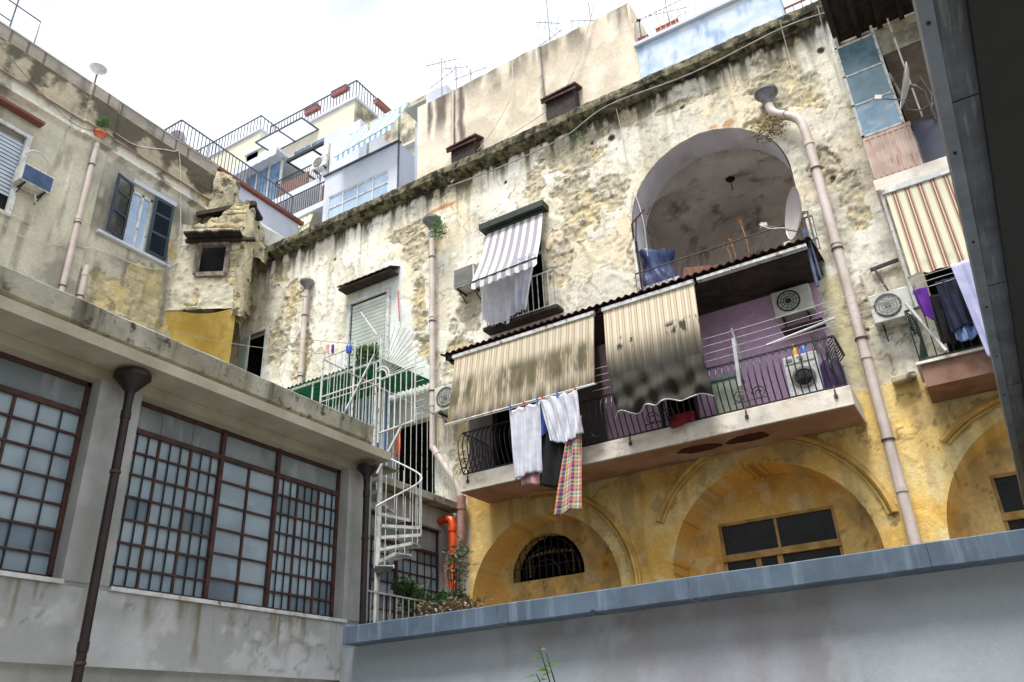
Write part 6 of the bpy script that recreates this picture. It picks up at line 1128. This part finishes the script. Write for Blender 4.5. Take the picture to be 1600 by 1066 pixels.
t = thing('striped_awning', 'drop awning with brown and cream stripes under the glazed veranda', 'awning', (.9, 13.85, 10.3), 'drop awnings at the right'); drape('fabric', lambda u, v: (-.0+u*1.75, 13.84-.3*v+.012*math.sin(u*50)*v-.02*(v > .88)*math.sin(u*31), 10.25-1.9*v+(.05*math.sin(u*9+1)+.03*math.sin(u*27))*max(0, v-.8)*5*.5), 160, 30, M['aw_br'], t); b = MB(); b.box(-.06, 1.9, 13.8, 13.9, 10.24, 10.36); b.build('cassette', M['whitepaint'], t, bevel=.01)
b = MB(); b.box(-.09, -.04, 13.98, 14.04, 8.0, 10.36); b.box(.02, .06, 14.0, 14.1, 8.0, 10.3); b.build('upright', M['whitepaint'], t)
rb = thing('corner_balcony', 'balcony with green bellied railing and red brown underside at the right', 'balcony', (.8, 14, 6.6)); b = MB(); b.box(-.27, 2.4, 13.6, FD-.04, 6.42, 6.8); b.build('slab', mat('red_brown_render', lin(150, 116, 98), lin(122, 90, 74), 2, .9), rb); b = MB(); b.box(-.32, 2.4, 13.55, FD-.04, 6.805, 6.85); b.build('ledge', M['slab'], rb)
b = railmb([(-.25, 14.42, 6.85), (-.25, 13.62, 6.85), (2.2, 13.62, 6.85)], .95, .13, .011, .02, belly=.12); b.build('railing', mat('dark_green_iron', lin(30, 58, 50), lin(20, 42, 36), 5, .5), rb)
b = MB(); b.tube([(-.2, 13.55, 7.9), (.15, 13.5, 6.9)], .03, 6); b.build('prop', M['ivory'], rb)
for z in (8.05, 8.16, 8.27): wire([(-.1, 13.35, z-.06), (1.9, 13.35, z)], .005, {8.05: 'lowest', 8.16: 'middle', 8.27: 'highest'}[z]+' of three clotheslines at the right hand balcony', grp='clotheslines of the corner balcony', name='clothesline', cat='clothesline')
GR = 'laundry on the corner balcony'
cloth('hanging_cloth', 'bright violet cloth hanging at the left end of the corner balcony line', 'laundry', -.05, .17, 7.45, 8.0, 13.33, M['cl_v'], .03, 1.5, 51, .04, (-.0, .14), grp=GR); cloth('hanging_trousers', 'dark navy trousers hanging on the corner balcony line', 'laundry', .3, .62, 7.15, 8.05, 13.36, M['cl_n'], .035, 3, 52, .04, grp=GR)
cloth('hanging_cloth', 'pale blue cloth peeping out below the navy trousers', 'laundry', .34, .68, 6.98, 7.6, 13.42, M['cl_lb'], .03, 3, 53, grp=GR); cloth('hanging_sheet', 'pale lavender sheet hanging longest on the corner balcony line', 'laundry', .58, 1.15, 6.55, 8.2, 13.2, M['cl_lav'], .035, 3, 54, .06, (.66, 1.15), grp=GR)
cloth('hanging_towel', 'dark patterned towel at the back of the corner balcony', 'laundry', .12, .34, 7.0, 7.9, 13.5, M['cl_b'], .03, 2, 55, grp=GR)
t = thing('corbel_stone', 'small crumbled brick stub sticking out of the wall beside the big downpipe', 'stone', (-.4, 14.4, 7.0)); b = MB(); b.obox((-.78, 14.3, 6.86), (.4, 0, .03), (0, .2, 0), (0, 0, .13)); b.build('stub', M['tuff'], t, bevel=.03)
# ------------------------------------------------------------------ loose cables on the facade
def F(u, v, d=.09): return PY(u, v, FD-d)
wire([PY(1290, 20, 14.0), PY(1220, 45, 14.0), PY(1080, 115, 14.05), PY(950, 165, 14.0), PY(880, 215, 14.05), PY(780, 262, 14.05), PY(700, 292, 14.1)], .018, 'long dark cable sagging along the underside of the cornice', M['wireg'])
wire([PY(1218, 32, 14.05), F(1232, 85), F(1245, 135), F(1253, 160)], .012, 'thin white cable hanging from the cornice beside the big funnel')
wire([PY(1277, 8, 14.05), F(1290, 60), F(1302, 95), F(1308, 120)], .012, 'white cable hanging down at the right end of the cornice')
wire([F(963, 170), F(970, 200), F(975, 228), F(980, 260)], .010, 'thin cord hanging from the cornice above the striped awning')
wire([PY(930, 0, 15.25), PY(905, 90, 15.25), PY(868, 160, 15.25), PY(800, 210, 15.2), PY(735, 258, 15.2), PY(705, 285, 14.2)], .014, 'white cable looping across the beige block')
wire([PY(800, 90, 15.3), PY(798, 150, 15.25), PY(762, 215, 15.2), PY(722, 262, 15.2)], .012, 'thin white cable over the left part of the beige block')
wire([PY(850, 68, 15.3), PY(848, 130, 15.3), PY(855, 190, 15.3)], .012, 'thin grey cable dropping down the middle of the beige block', M['wireg'])
wire([F(537, 342, .4), F(520, 365), F(515, 375)], .014, 'pale cord hanging off the cornice over the roller shutter', M['wireg'])
wire([F(985, 330, .05), F(990, 300, .05), F(1005, 345, .3), F(1012, 400, .3)], .008, 'thin white wire across the left side of the loggia arch')
wire([F(990, 170), F(1000, 110, .1)], .02, 'short conduit on the wall', M['wireg']) if False else None
